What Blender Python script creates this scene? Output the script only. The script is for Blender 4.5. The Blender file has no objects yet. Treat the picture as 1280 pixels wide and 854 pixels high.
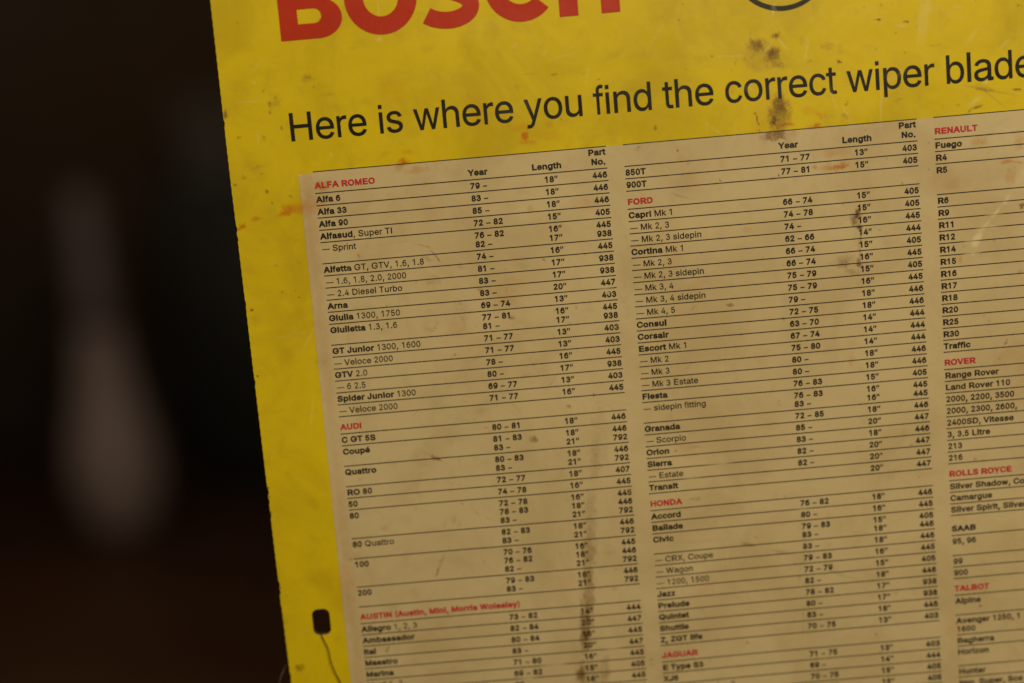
import bpy, math
import numpy as np
from mathutils import Matrix, Vector, geometry
from array import array

scene = bpy.context.scene
COL = scene.collection

# ------------------------------------------------------------------ camera, world, lamps, exposure
# World: X right along the sign, Z up, the sign stands upright in the plane y = 0 and faces -Y.
cam_data = bpy.data.cameras.new('camera')
cam_data.lens = 50.0
cam_data.sensor_width = 36.0
cam_data.clip_start = 0.01
cam_data.clip_end = 50.0
cam_data.dof.use_dof = True
cam_data.dof.focus_distance = 0.520
cam_data.dof.aperture_fstop = 1.9
cam_data.dof.aperture_blades = 9
cam = bpy.data.objects.new('camera', cam_data)
COL.objects.link(cam)
cam.matrix_world = Matrix((
    (0.9962127753830909, 0.08682867670759394, 0.004570236834919624, 0.06911471449340334),
    (-0.007640351424338537, 0.13977699878355923, -0.9901535313481306, -0.5206608883107214),
    (-0.08661253485282445, 0.9863686793041783, 0.13991103349664477, 0.005234763096621381),
    (0, 0, 0, 1)))
scene.camera = cam

scene.view_settings.view_transform = 'Standard'
scene.view_settings.look = 'None'
scene.view_settings.exposure = 0.0
scene.view_settings.gamma = 1.0

world = bpy.data.worlds.new('World')
scene.world = world
world.use_nodes = True
bgn = world.node_tree.nodes['Background']
bgn.inputs['Color'].default_value = (1.0, 0.80, 0.58, 1)
bgn.inputs['Strength'].default_value = 0.05


def area_lamp(name, loc, target, size, watts, colour):
    d = bpy.data.lights.new(name, 'AREA')
    d.shape = 'RECTANGLE'
    d.size, d.size_y = size
    d.energy = watts
    d.color = colour
    o = bpy.data.objects.new(name, d)
    COL.objects.link(o)
    o.location = loc
    o.rotation_euler = (Vector(target) - Vector(loc)).to_track_quat('-Z', 'Y').to_euler()
    return o


area_lamp('room_lamp', (0.60, -1.16, 0.86), (0.08, 0, 0.0), (0.75, 0.6), 22.5, (1.0, 0.85, 0.60))
area_lamp('back_fill', (-1.9, 2.2, 1.4), (-1.1, 3.7, -0.8), (0.5, 0.5), 1.6, (1.0, 0.80, 0.68))  # unseen lamp, added to brighten the vessel and floor behind the sign

# ------------------------------------------------------------------ helpers


def warp(u, v):
    """gentle buckling of the old sheet, millimetres towards the back"""
    return 0.55 * np.sin(u / 39.0 + v / 95.0 + 0.6) + 0.35 * np.sin(v / 31.0 - u / 75.0) + 0.22 * np.sin(u / 17.0 - v / 60.0 + 2.0)


def plane_to_world(u, v, lift):
    """sign millimetres (u right, v down) to world metres; lift is millimetres towards the viewer"""
    u = np.asarray(u, float)
    v = np.asarray(v, float)
    out = np.empty((len(u), 3))
    out[:, 0] = u
    out[:, 1] = warp(u, v) - lift
    out[:, 2] = -v
    return out * 0.001


def link(name, me, mats, parent=None):
    o = bpy.data.objects.new(name, me)
    for m in (mats if isinstance(mats, (list, tuple)) else [mats]):
        me.materials.append(m)
    COL.objects.link(o)
    if parent is not None:
        o.parent = parent
        o.matrix_parent_inverse = Matrix.Identity(4)
        # children keep world-sized coordinates: undo the offsets of the chain above
        off = Vector((0, 0, 0))
        p = parent
        while p is not None:
            off += p.location
            p = p.parent
        o.location = -off
    return o


def tag(o, label=None, cat=None, group=None, kind=None):
    if label: o['label'] = label
    if cat: o['category'] = cat
    if group: o['group'] = group
    if kind: o['kind'] = kind
    return o


def mesh_np(name, verts, faces, smooth=False):
    """faces: int array (n, 3) or (n, 4)"""
    verts = np.asarray(verts, np.float32)
    faces = np.asarray(faces, np.int32)
    n, k = faces.shape
    me = bpy.data.meshes.new(name)
    me.vertices.add(len(verts))
    me.vertices.foreach_set('co', verts.ravel())
    me.loops.add(n * k)
    me.loops.foreach_set('vertex_index', faces.ravel())
    me.polygons.add(n)
    me.polygons.foreach_set('loop_start', np.arange(0, n * k, k, dtype=np.int32))
    if smooth:
        me.polygons.foreach_set('use_smooth', np.ones(n, bool))
    me.update(calc_edges=True)
    return me


# ------------------------------------------------------------------ dirt, rust, scuffs, a dark streak and painted sheen: each mark has its own place on the sheet
# kind (0 grime and a long dark streak, 1 rust, 2 scuffs and painted sheen bands), centre u, v, radii, angle, strength  (millimetres on the sheet)
MARKS = """
0,170.3,-6.2,4.35,6.96,5,0.69;0,168.1,-3.6,1.74,2.03,5,1.00;0,170.0,-10.3,2.90,3.48,5,0.39;0,163.4,-31.1,3.17,2.59,5,0.62;0,169.2,-26.9,2.60,3.46,15,0.69;0,170.8,-33.8,1.73,1.44,5,0.75;0,164.6,-26.7,7.50,6.92,5,0.31;0,171.6,-23.3,2.89,1.15,5,0.33
0,189.3,-28.6,2.60,1.73,5,0.33;0,187.2,-28.2,0.87,1.15,5,0.33;0,193.0,-22.8,1.16,0.72,15,0.81;0,182.4,-23.8,1.44,0.58,-15,0.39;0,179.9,-31.1,0.86,2.30,5,0.28;0,193.5,-27.1,1.15,2.88,5,0.22;0,162.1,-4.7,0.29,2.61,-13,0.94;0,162.7,-0.9,0.26,1.45,0,0.75
0,161.3,-7.0,0.43,0.43,5,0.75;0,194.0,-3.3,2.03,0.87,35,0.50;0,194.5,-7.3,0.64,0.64,5,0.62;0,192.7,-1.4,0.58,1.16,5,0.33;0,207.8,-36.3,1.73,0.35,5,0.69;0,207.8,-36.3,0.52,0.52,5,0.88;0,217.8,-34.9,1.44,0.46,2,0.69;0,209.0,-41.5,0.86,0.57,5,0.50
0,213.0,-41.5,0.57,0.57,5,0.33;0,221.8,-32.8,1.44,0.86,-25,0.33;0,227.5,-25.5,4.04,0.26,8,0.39;0,206.5,-26.2,0.58,0.58,5,0.33;0,214.2,-7.6,1.45,0.58,-5,0.39;0,212.7,-6.9,1.16,0.44,5,0.39;0,235.2,-3.8,1.16,0.58,-5,0.39;0,238.8,-6.6,0.58,0.44,5,0.50
0,246.1,-8.0,11.02,0.64,15,0.33;0,256.8,-7.3,2.03,0.46,8,0.81;0,248.9,-4.3,6.39,0.46,43,0.33;0,242.1,-2.3,2.61,0.44,-15,0.81;0,239.2,-1.1,1.16,0.44,-45,0.75;0,244.7,-9.2,4.64,1.45,13,0.22;0,-10.5,-25.9,2.31,2.59,5,0.39;0,-12.9,-25.3,1.01,1.01,5,0.62
0,-13.0,-22.4,0.87,0.87,5,0.62;0,-9.5,-16.7,0.72,0.72,5,0.56;0,-16.3,-13.5,1.45,1.45,5,0.39;0,-25.2,-14.6,0.87,0.87,5,0.50;0,-29.1,-23.3,1.01,2.02,5,0.69;0,-17.5,5.7,0.76,0.76,5,0.75;0,-16.0,9.9,0.73,0.58,5,0.56;0,-25.1,-0.1,1.16,1.16,5,0.39
0,-28.5,2.2,0.58,0.58,5,0.62;0,-9.0,8.2,0.58,0.58,5,0.50;0,1.8,-32.9,4.03,1.15,-7,0.28;0,8.4,-27.1,4.03,0.58,-1,0.28;0,1.4,-34.3,2.01,1.15,5,0.33;0,-20.4,23.0,1.75,1.75,5,0.17;0,-17.0,32.7,0.88,0.88,5,0.33;0,-20.1,-3.2,2.61,1.45,-15,0.33
0,-18.5,-1.0,0.87,0.58,-15,0.50;0,-19.0,-46.0,4.01,2.87,5,0.17;0,-23.2,-29.3,5.18,5.76,5,0.15;0,-27.1,52.0,1.77,2.35,5,0.22;0,-22.7,87.0,6.54,0.89,1,0.15;0,90.3,-27.2,1.73,0.35,0,0.56;0,101.0,-26.5,1.44,0.35,5,0.39;0,106.0,-24.1,0.58,0.35,5,0.81
0,125.2,-5.0,0.75,1.16,5,0.75;0,76.5,-23.8,1.73,1.15,35,0.28;0,80.9,-28.0,3.46,0.43,2,0.33;0,136.5,-42.4,0.57,0.57,5,0.56;0,148.0,-33.0,0.58,1.15,15,0.28;0,105.5,-9.6,0.43,0.43,5,0.50;0,154.0,-23.1,0.43,0.43,5,0.50;0,161.4,-34.7,0.58,2.88,5,0.28
0,155.3,-25.3,0.87,0.87,5,0.33;0,-25.1,186.5,2.44,1.52,-10,0.53;0,-24.7,160.2,3.03,1.51,5,0.17;0,-28.3,168.1,1.21,1.52,5,0.22;0,-17.0,179.9,0.76,4.26,11,0.17;0,-26.9,157.8,0.45,0.91,5,0.33;0,-27.9,48.4,0.59,0.59,5,0.88;0,-28.3,72.9,0.59,0.59,5,0.88
0,-29.2,115.8,0.60,0.72,5,0.88;0,-29.1,119.2,0.60,0.60,5,0.88;0,-29.1,124.8,0.60,0.60,5,0.88;0,-29.2,153.8,0.60,0.67,5,0.88;0,-28.9,154.5,0.60,0.54,5,0.88;0,168.4,1.4,4.07,2.03,0,0.62;0,164.3,1.9,2.33,1.16,0,0.33;0,172.9,3.8,2.33,2.91,5,0.22
0,196.4,32.9,1.06,1.61,20,1.00;0,196.8,31.2,0.73,0.88,5,0.88;0,194.9,34.5,1.47,2.93,5,0.50;0,197.1,37.3,0.88,1.06,5,0.94;0,197.1,42.0,0.47,5.29,8,0.39;0,195.6,41.9,2.35,4.12,5,0.17;0,196.6,34.7,2.35,4.11,5,0.33;0,190.8,48.9,4.42,2.94,5,0.31
0,196.1,50.5,1.18,1.77,5,0.81;0,193.5,53.5,4.13,1.18,15,0.33;0,189.9,50.6,2.65,1.77,5,0.28;0,196.8,47.3,0.59,2.35,5,0.39;0,207.3,43.5,3.53,2.35,5,0.17;0,214.9,70.3,2.37,1.48,5,0.22;0,214.7,74.8,2.37,1.48,5,0.17;0,95.8,99.0,2.68,6.56,13,0.18
0,93.3,115.6,2.40,8.99,9,0.22;0,90.5,135.4,3.31,10.24,8,0.29;0,88.7,150.9,3.02,10.28,7,0.45;0,87.1,166.4,3.04,9.71,7,0.50;0,85.6,177.4,2.74,7.31,5,0.53;0,84.4,185.2,2.44,5.49,5,0.50;0,82.1,198.4,1.84,5.51,5,0.62;0,85.2,198.7,6.12,5.51,5,0.28
0,91.4,197.0,2.14,7.34,5,0.33;0,96.6,111.3,3.59,17.95,10,0.13;0,86.3,176.5,1.22,1.22,5,0.62;0,85.1,183.7,1.22,1.52,5,0.50;0,97.2,165.8,1.21,0.91,5,0.28;0,95.9,151.5,4.23,1.21,-1,0.20;0,48.6,55.7,5.01,2.95,5,0.24;0,49.7,59.7,1.48,2.07,5,0.24
0,48.3,52.7,2.36,0.88,5,0.22;0,39.9,43.6,2.94,2.35,5,0.31;0,33.5,43.1,0.88,0.88,5,0.22;0,56.7,48.1,1.47,1.18,5,0.39;0,66.3,49.5,0.59,1.47,5,0.33;0,39.3,60.2,2.95,0.59,-45,0.24;0,36.5,61.2,1.77,0.89,25,0.24;0,49.2,74.3,2.67,0.89,-5,0.24
0,52.3,73.7,0.59,0.59,5,0.33;0,67.5,59.7,0.74,0.74,5,0.62;0,66.1,58.7,1.77,1.18,5,0.22;0,67.4,60.3,4.72,2.36,5,0.17;0,91.3,57.9,0.59,0.89,5,0.39;0,96.7,56.9,0.59,0.59,5,0.33;0,95.6,59.2,3.54,1.77,5,0.17;0,88.5,63.7,0.89,0.59,5,0.33
0,73.9,77.7,0.59,0.59,5,0.62;0,70.9,81.6,2.97,0.89,-25,0.22;0,80.2,84.9,2.38,0.36,-45,0.39;0,81.0,39.2,0.59,0.59,5,0.50;0,96.1,38.5,0.59,0.59,5,0.56;0,73.2,41.2,2.94,1.76,5,0.17;0,50.1,38.9,1.47,1.47,5,0.28;0,38.4,35.2,2.64,0.88,20,0.31
0,34.6,109.8,2.99,0.90,27,0.56;0,35.1,110.4,1.20,0.60,5,0.33;0,30.3,107.3,1.79,0.60,25,0.28;0,52.6,93.7,2.38,1.49,5,0.24;0,85.7,94.5,1.19,0.71,20,0.62;0,71.9,105.7,2.09,1.20,15,0.50;0,54.4,99.9,0.89,0.89,5,0.33;0,66.0,93.3,4.17,0.24,53,0.33
0,47.6,131.6,4.81,0.27,53,0.28;0,51.9,134.5,1.81,0.27,50,0.33;0,39.2,134.0,0.90,2.71,25,0.22;0,35.5,135.2,0.90,2.41,25,0.20;0,12.6,134.7,1.81,1.20,5,0.22;0,40.9,136.0,0.90,1.51,25,0.22;0,31.1,153.5,0.36,2.72,23,0.75;0,33.3,149.0,0.36,2.72,27,0.39
0,36.5,144.0,0.36,2.72,30,0.28;0,9.1,182.3,0.46,2.13,27,0.56;0,22.2,160.6,4.24,2.42,5,0.13;0,35.4,149.2,9.06,4.23,5,0.11;0,65.5,151.9,9.07,4.84,5,0.11;0,147.8,61.7,1.77,0.65,8,0.56;0,134.9,61.2,0.35,2.66,50,0.33;0,151.0,73.1,0.65,0.41,5,0.75
0,151.3,82.1,0.65,0.42,5,0.62;0,132.4,4.0,0.47,0.47,5,0.94;0,118.3,1.9,1.74,0.87,-25,0.39;0,147.3,16.0,0.47,0.47,5,0.75;0,168.4,16.1,0.47,0.47,5,0.88;0,166.0,16.8,1.75,0.58,5,0.50;0,132.4,20.3,4.67,0.35,19,0.33;0,137.6,21.6,0.58,0.58,5,0.39
0,159.4,33.7,1.17,0.59,5,0.22;0,136.2,8.4,1.16,1.16,5,0.22;0,149.1,153.4,3.03,0.76,13,0.50;0,160.7,157.3,4.85,0.91,15,0.33;0,132.4,150.4,12.10,0.91,2,0.17;0,140.0,149.2,6.05,1.21,5,0.11;0,167.4,167.9,0.91,1.22,5,0.33;0,182.9,168.1,9.12,0.61,23,0.24
0,203.7,177.5,1.22,0.91,5,0.33;0,129.8,134.0,2.71,0.90,0,0.39;0,128.8,114.1,4.79,1.80,5,0.11;0,212.5,120.6,0.60,0.60,5,0.50;0,131.8,113.8,3.00,0.90,5,0.17;0,175.3,99.3,2.39,0.60,-20,0.22;0,209.8,115.2,0.90,1.80,5,0.17;0,167.8,186.3,0.31,6.72,2,0.33
0,129.1,176.5,3.04,6.09,5,0.09;0,168.1,161.1,4.25,3.03,5,0.13;0,256.8,34.9,0.88,1.17,35,0.94;0,249.3,84.7,0.59,1.49,30,0.69;0,235.7,185.4,0.61,0.43,35,1.00;0,231.7,25.1,4.10,2.93,5,0.22;0,223.2,18.6,0.58,0.44,5,0.62;0,220.1,23.0,1.75,2.34,5,0.17
0,246.1,7.8,2.33,0.58,-7,0.33;0,251.8,50.4,0.88,0.88,5,0.39;0,241.4,74.1,0.89,0.89,5,0.33;0,255.7,7.8,2.91,0.87,-5,0.28;0,235.1,47.7,0.88,0.88,5,0.33;0,255.3,59.0,1.18,1.18,5,0.22;0,208.4,51.9,1.47,0.88,5,0.22;0,222.0,199.1,3.06,1.23,35,0.17
0,29.1,28.2,8.19,0.20,-3,0.28;0,37.7,30.4,4.68,0.23,19,0.50;0,41.9,34.9,2.93,0.26,55,0.69;0,40.4,32.7,1.76,0.23,35,0.62;1,33.3,-0.6,2.03,1.45,-5,0.88;1,31.7,1.0,1.45,1.45,5,0.50;1,37.4,2.7,4.65,1.45,-1,0.39;1,35.2,-4.2,2.32,1.16,5,0.28
1,77.8,-6.2,1.30,1.45,5,0.94;1,78.8,-3.8,3.48,1.16,5,0.39;1,76.4,-9.2,4.06,1.45,-1,0.28;1,86.8,-9.5,1.74,1.16,5,0.28;1,86.2,-5.5,5.80,1.74,1,0.17;1,2.7,5.5,2.62,1.74,-5,0.55;1,4.8,4.2,1.16,0.87,5,0.44;1,-3.0,12.2,6.99,3.49,-7,0.31
1,-10.5,13.3,2.62,1.60,-20,0.83;1,-12.9,14.3,2.62,1.17,-20,0.50;1,-10.9,11.6,2.04,0.87,-5,0.44;1,-6.9,13.1,2.33,1.46,-20,0.39;1,-22.4,15.2,2.04,0.87,-5,0.66;1,-27.6,17.4,1.31,1.05,-15,1.00;1,-29.2,18.4,0.88,0.73,5,0.88;1,0.9,5.0,1.16,0.87,5,0.33
1,171.8,-2.1,3.48,0.64,2,1.00;1,169.7,-1.7,1.16,0.87,5,0.88;1,183.6,-0.8,1.45,0.87,-15,0.94;1,181.6,-0.1,1.45,0.58,5,0.66;1,185.0,-4.7,2.32,1.16,20,0.39;1,180.8,-6.5,2.90,1.74,5,0.22;1,174.5,1.6,2.33,1.16,5,0.33;1,185.2,-3.2,0.58,0.87,5,0.55
1,190.6,14.9,3.21,1.17,-3,1.00;1,192.7,14.2,2.04,1.17,5,0.55;1,181.9,14.1,1.17,0.73,5,0.83;1,186.9,14.8,4.08,1.46,-1,0.44;1,191.5,9.4,4.08,1.46,-1,0.28;1,187.1,9.6,2.91,1.46,5,0.22;1,172.4,12.7,1.17,0.58,5,0.28;1,242.5,10.4,2.92,1.75,5,0.44
1,251.8,18.2,2.63,1.02,-5,0.66;1,255.9,18.8,2.63,0.35,15,0.66;1,253.7,23.6,2.34,3.51,35,0.28;1,257.0,11.7,1.75,2.92,5,0.39;1,233.4,52.6,1.18,1.18,5,0.39;1,228.8,22.9,5.85,4.09,5,0.15;1,155.8,34.6,1.76,1.17,5,0.22;1,133.4,6.7,1.46,1.16,5,0.22
1,148.3,10.0,1.75,2.33,5,0.13;1,191.5,86.2,1.49,2.68,15,0.28;1,192.4,80.3,2.97,1.78,5,0.15;1,128.8,114.1,5.99,3.59,5,0.13;1,97.3,20.1,5.26,2.92,5,0.20;1,77.6,20.5,1.17,1.75,5,0.28;1,46.6,61.5,3.54,4.13,5,0.17;1,41.8,18.2,4.67,2.92,5,0.11
1,13.4,31.9,0.88,0.88,5,0.55;1,161.5,144.9,4.83,3.02,5,0.13;1,131.2,167.2,4.86,4.25,5,0.11;1,188.3,-11.0,2.32,1.45,5,0.17;1,153.3,-16.9,1.74,2.31,5,0.22;1,226.8,193.2,4.28,3.06,5,0.13;1,-2.9,7.0,2.33,13.09,-1,0.14;1,-2.9,24.5,2.34,13.15,-1,0.18
1,-2.9,42.2,2.35,13.21,-1,0.11;1,-2.9,60.1,2.36,13.28,-1,0.14;1,-2.9,78.2,2.37,13.34,-1,0.18;1,-2.9,96.4,2.38,13.41,-1,0.11;1,-2.9,114.8,2.39,13.47,-1,0.14;1,-2.9,133.3,2.41,13.54,-1,0.18;1,-2.9,152.1,2.42,13.60,-1,0.11;1,-2.8,171.0,2.43,13.67,-1,0.14
1,-2.8,190.1,2.44,13.74,-1,0.18;2,240.2,45.2,1.47,3.24,33,0.99;2,238.9,47.2,1.18,1.47,5,0.66;2,247.3,36.4,0.65,2.64,40,0.94;2,251.3,32.1,0.59,2.35,37,0.77;2,238.2,50.7,0.88,0.74,5,0.99;2,243.3,40.8,0.73,2.65,40,0.66;2,256.8,24.4,1.46,4.10,35,0.44
2,245.6,41.6,1.47,0.88,5,0.55;2,29.5,-52.5,0.29,6.87,1,0.33;2,28.7,-45.0,1.15,0.72,5,0.44;2,170.5,-43.2,0.46,2.58,17,0.61;2,170.6,-44.3,0.57,0.57,5,0.55;2,225.1,-36.8,1.44,10.93,9,0.24;2,222.7,-33.6,0.86,8.64,9,0.22;2,207.1,-5.0,0.29,8.71,4,0.33
2,172.9,-30.8,0.35,3.75,-35,0.39;2,167.1,-29.3,0.35,3.46,40,0.39;2,181.5,-28.7,0.35,5.19,13,0.33;2,189.7,-10.9,0.35,6.37,-15,0.22;2,194.6,-3.8,0.29,4.64,-25,0.28;2,159.6,-16.3,2.31,0.87,5,0.17;2,241.1,-4.4,2.90,0.87,-35,0.33;2,252.8,-23.9,2.89,0.58,-40,0.24
2,241.2,-27.8,4.04,0.87,-45,0.20;2,245.7,-11.2,0.87,0.87,5,0.39;2,215.5,-33.6,2.30,0.72,5,0.28;2,213.2,-16.0,5.79,0.87,-25,0.17;2,-17.5,-33.4,0.69,0.46,5,0.55;2,7.3,-5.7,0.58,0.58,5,0.33;2,103.3,40.3,0.44,0.44,5,0.33;3,22.6,16.8,0.58,0.47,5,1.00
3,56.0,68.6,1.04,0.83,5,1.00;3,70.4,193.7,1.07,0.86,5,1.00;3,94.8,189.0,1.07,0.86,5,1.00;3,61.6,198.2,0.92,0.73,5,1.00;3,109.3,118.6,0.90,0.72,5,1.00;3,138.2,121.1,0.75,0.60,5,1.00;3,168.1,125.3,0.75,0.60,5,1.00;3,128.9,125.5,0.90,0.72,5,1.00
3,127.4,126.0,0.90,0.72,5,1.00;3,170.1,141.6,0.75,0.60,5,1.00;3,237.4,56.2,1.18,0.94,5,1.00;3,239.5,47.2,1.18,0.94,5,1.00;3,105.3,49.1,0.44,0.35,5,1.00;3,103.5,53.4,0.59,0.47,5,1.00;3,102.7,52.1,0.59,0.47,5,1.00;3,27.2,47.0,0.44,0.35,5,1.00
3,72.0,8.0,0.29,0.23,5,1.00;3,208.0,89.2,0.45,0.36,5,1.00;3,152.1,125.4,0.60,0.48,5,1.00;3,187.1,175.4,0.61,0.49,5,1.00;3,74.2,193.9,0.92,0.73,5,1.00;3,-0.9,147.9,0.60,0.48,5,1.00;3,141.8,121.4,0.60,0.48,5,1.00;3,240.2,45.2,1.18,2.65,35,1.00
3,247.3,36.4,0.73,1.47,35,1.00;3,238.2,50.7,0.88,0.74,35,1.00;3,243.3,40.2,0.73,1.47,35,1.00
"""


def parse_marks():
    out = []
    for s in MARKS.replace('\n', ';').split(';'):
        if s.strip():
            k, *r = s.split(',')
            out.append((int(k), *[float(x) for x in r]))
    return out


MARK_LIST = parse_marks()
# hairline scratches and fly specks from years of handling
_rng = np.random.default_rng(11)
for _ in range(110):
    MARK_LIST.append((2, _rng.uniform(-28, 262), _rng.uniform(-72, 218), _rng.uniform(1.2, 7.0), 0.10, _rng.normal(-35, 40), _rng.uniform(0.10, 0.30)))
for _ in range(70):
    MARK_LIST.append((0, _rng.uniform(-28, 262), _rng.uniform(-72, 218), _rng.uniform(0.8, 4.5), 0.10, _rng.normal(30, 45), _rng.uniform(0.12, 0.32)))
for _ in range(190):
    _r = _rng.uniform(0.25, 0.6)
    MARK_LIST.append((0, _rng.uniform(-28, 262), _rng.uniform(-72, 218), _r * _rng.uniform(1, 1.8), _r, _rng.uniform(0, 180), _rng.uniform(0.15, 0.55)))
for _ in range(60):
    _r = _rng.uniform(1.5, 6.0)
    MARK_LIST.append((int(_rng.integers(0, 2)), _rng.uniform(-28, 262), _rng.uniform(-72, 218), _r * _rng.uniform(1, 2.2), _r, _rng.uniform(0, 180), _rng.uniform(0.04, 0.13)))


def marks_at(u, v):
    """grime, rust and scuff amounts at sheet points"""
    u = np.asarray(u, float)
    v = np.asarray(v, float)
    a = np.zeros((len(u), 4), np.float32)
    order = np.argsort(v, kind='stable')
    vs = v[order]
    # ragged outlines
    du = 0.55 * np.sin(u * 1.9 + 1.3 * np.sin(v * 1.1)) + 0.35 * np.sin(v * 4.3 + u * 2.2) + 0.22 * np.sin(u * 6.1 - v * 5.2)
    dv = 0.55 * np.sin(v * 1.7 + 1.2 * np.sin(u * 1.3)) + 0.35 * np.sin(u * 4.7 - v * 1.9) + 0.22 * np.sin(v * 6.7 + u * 3.9)
    for k, cu, cv, rx, ry, an, st in MARK_LIST:
        rx = max(rx, 0.28)
        ry = max(ry, 0.28)
        R = 1.5 * max(rx, ry) + 1.2
        i0, i1 = np.searchsorted(vs, (cv - R, cv + R))
        idx = order[i0:i1]
        idx = idx[np.abs(u[idx] - cu) < R]
        if not len(idx):
            continue
        f = min(1.0, 0.5 * min(rx, ry))
        x = u[idx] + du[idx] * f - cu
        y = v[idx] + dv[idx] * f - cv
        c, s = math.cos(math.radians(an)), math.sin(math.radians(an))
        px = (x * c + y * s) / rx
        py = (-x * s + y * c) / ry
        d = np.sqrt(px * px + py * py)
        m = np.clip((1.35 - d) / 1.0, 0, 1)
        m = m * m * (3 - 2 * m) * st
        a[idx, k] = 1 - (1 - a[idx, k]) * (1 - m)
    return a


def add_marks(me, u, v):
    at = me.attributes.new('marks', 'FLOAT_COLOR', 'POINT')
    at.data.foreach_set('color', marks_at(u, v).ravel())


# ------------------------------------------------------------------ materials


def new_mat(name):
    m = bpy.data.materials.new(name)
    m.use_nodes = True
    nt = m.node_tree
    return m, nt, nt.nodes['Principled BSDF']


def N(nt, kind, **kw):
    n = nt.nodes.new(kind)
    for k, v in kw.items():
        setattr(n, k, v)
    return n


def mixc(nt, fac, a, b):
    n = N(nt, 'ShaderNodeMix', data_type='RGBA')
    for sock, val in ((n.inputs[0], fac), (n.inputs[6], a), (n.inputs[7], b)):
        if hasattr(val, 'links'):
            nt.links.new(val, sock)
        elif isinstance(val, (int, float)):
            sock.default_value = val
        else:
            sock.default_value = (*val, 1)
    return n.outputs[2]


def math_n(nt, op, a, b=None, c=None, clamp=False):
    n = N(nt, 'ShaderNodeMath', operation=op, use_clamp=clamp)
    for i, val in enumerate((a, b, c)):
        if val is None:
            continue
        if hasattr(val, 'links'):
            nt.links.new(val, n.inputs[i])
        else:
            n.inputs[i].default_value = val
    return n.outputs[0]


def noise(nt, coord, scale, detail=4, rough=0.55, dist=0.0):
    n = N(nt, 'ShaderNodeTexNoise')
    n.inputs['Scale'].default_value = scale
    n.inputs['Detail'].default_value = detail
    n.inputs['Roughness'].default_value = rough
    n.inputs['Distortion'].default_value = dist
    nt.links.new(coord, n.inputs['Vector'])
    return n.outputs['Fac']


def remap(nt, val, a, b, c=0.0, d=1.0):
    n = N(nt, 'ShaderNodeMapRange', interpolation_type='SMOOTHSTEP')
    nt.links.new(val, n.inputs[0])
    for i, x in enumerate((a, b, c, d)):
        n.inputs[1 + i].default_value = x
    return n.outputs[0]


def printed(name, colour, worn, grime, rust, scuff_sheen, rough=0.38, ink=False, blotch=0.5):
    """printed and laminated sheet: colour, ageing, the marks of the sheet, fine scratches"""
    m, nt, bs = new_mat(name)
    tc = N(nt, 'ShaderNodeTexCoord').outputs['Object']
    at = N(nt, 'ShaderNodeAttribute', attribute_name='marks')
    sp = N(nt, 'ShaderNodeSeparateColor')
    nt.links.new(at.outputs['Color'], sp.inputs[0])
    fine = noise(nt, tc, 900, 5, 0.65)
    broad = noise(nt, tc, 26, 6, 0.62, 0.6)
    mid = noise(nt, tc, 120, 5, 0.6, 0.4)
    speck = noise(nt, tc, 420, 3, 0.5)
    col = mixc(nt, math_n(nt, 'MULTIPLY', remap(nt, broad, 0.38, 0.72), blotch), colour, worn)
    col = mixc(nt, math_n(nt, 'MULTIPLY', remap(nt, mid, 0.50, 0.78), blotch * 0.7), col, worn)
    # small specks of dirt
    sk = math_n(nt, 'MULTIPLY', remap(nt, speck, 0.70, 0.80), remap(nt, broad, 0.40, 0.65, 0.05, 0.55))
    col = mixc(nt, sk, col, grime)
    breakup = remap(nt, math_n(nt, 'ADD', math_n(nt, 'MULTIPLY', noise(nt, tc, 260, 6, 0.7), 0.65), math_n(nt, 'MULTIPLY', fine, 0.35)), 0.36, 0.62, 0.66, 1.15)
    col = mixc(nt, math_n(nt, 'MULTIPLY', sp.outputs[1], breakup, clamp=True), col, rust)
    dirt = math_n(nt, 'MULTIPLY', sp.outputs[0], breakup, clamp=True)
    brown = tuple((0.36, 0.27, 0.16)[i] * c + 0.45 * g for i, (c, g) in enumerate(zip(colour, grime))) if not ink else grime
    col = mixc(nt, remap(nt, dirt, 0.0, 0.78), col, brown)
    col = mixc(nt, remap(nt, dirt, 0.55, 1.2), col, tuple(0.4 * g for g in grime))
    col = mixc(nt, sp.outputs[2], col, scuff_sheen)  # scuffs, plus the pale sheen bands at upper right put into the colour
    if ink:
        wear = remap(nt, noise(nt, tc, 700, 4, 0.7), 0.60, 0.78, 0.0, 0.30)
        col = mixc(nt, wear, col, worn)
        col = mixc(nt, at.outputs['Alpha'], col, scuff_sheen)
    nt.links.new(col, bs.inputs['Base Color'])
    r = math_n(nt, 'ADD', math_n(nt, 'MULTIPLY', mid, 0.22), rough - 0.11)
    r = math_n(nt, 'ADD', r, math_n(nt, 'MULTIPLY', sp.outputs[0], 0.25), clamp=True)
    nt.links.new(r, bs.inputs['Roughness'])
    bs.inputs['Specular IOR Level'].default_value = 0.42
    # handling dents and hairline scratches
    wav = N(nt, 'ShaderNodeTexWave', wave_type='BANDS', bands_direction='DIAGONAL')
    wav.inputs['Scale'].default_value = 22
    wav.inputs['Distortion'].default_value = 9
    wav.inputs['Detail'].default_value = 3
    nt.links.new(tc, wav.inputs['Vector'])
    h = math_n(nt, 'ADD', math_n(nt, 'MULTIPLY', noise(nt, tc, 45, 3, 0.5), 1.0), math_n(nt, 'MULTIPLY', wav.outputs['Fac'], 0.04))
    h = math_n(nt, 'ADD', h, math_n(nt, 'MULTIPLY', fine, 0.03))
    bp = N(nt, 'ShaderNodeBump')
    bp.inputs['Strength'].default_value = 0.35
    bp.inputs['Distance'].default_value = 0.0012
    nt.links.new(h, bp.inputs['Height'])
    nt.links.new(bp.outputs[0], bs.inputs['Normal'])
    return m


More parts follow.
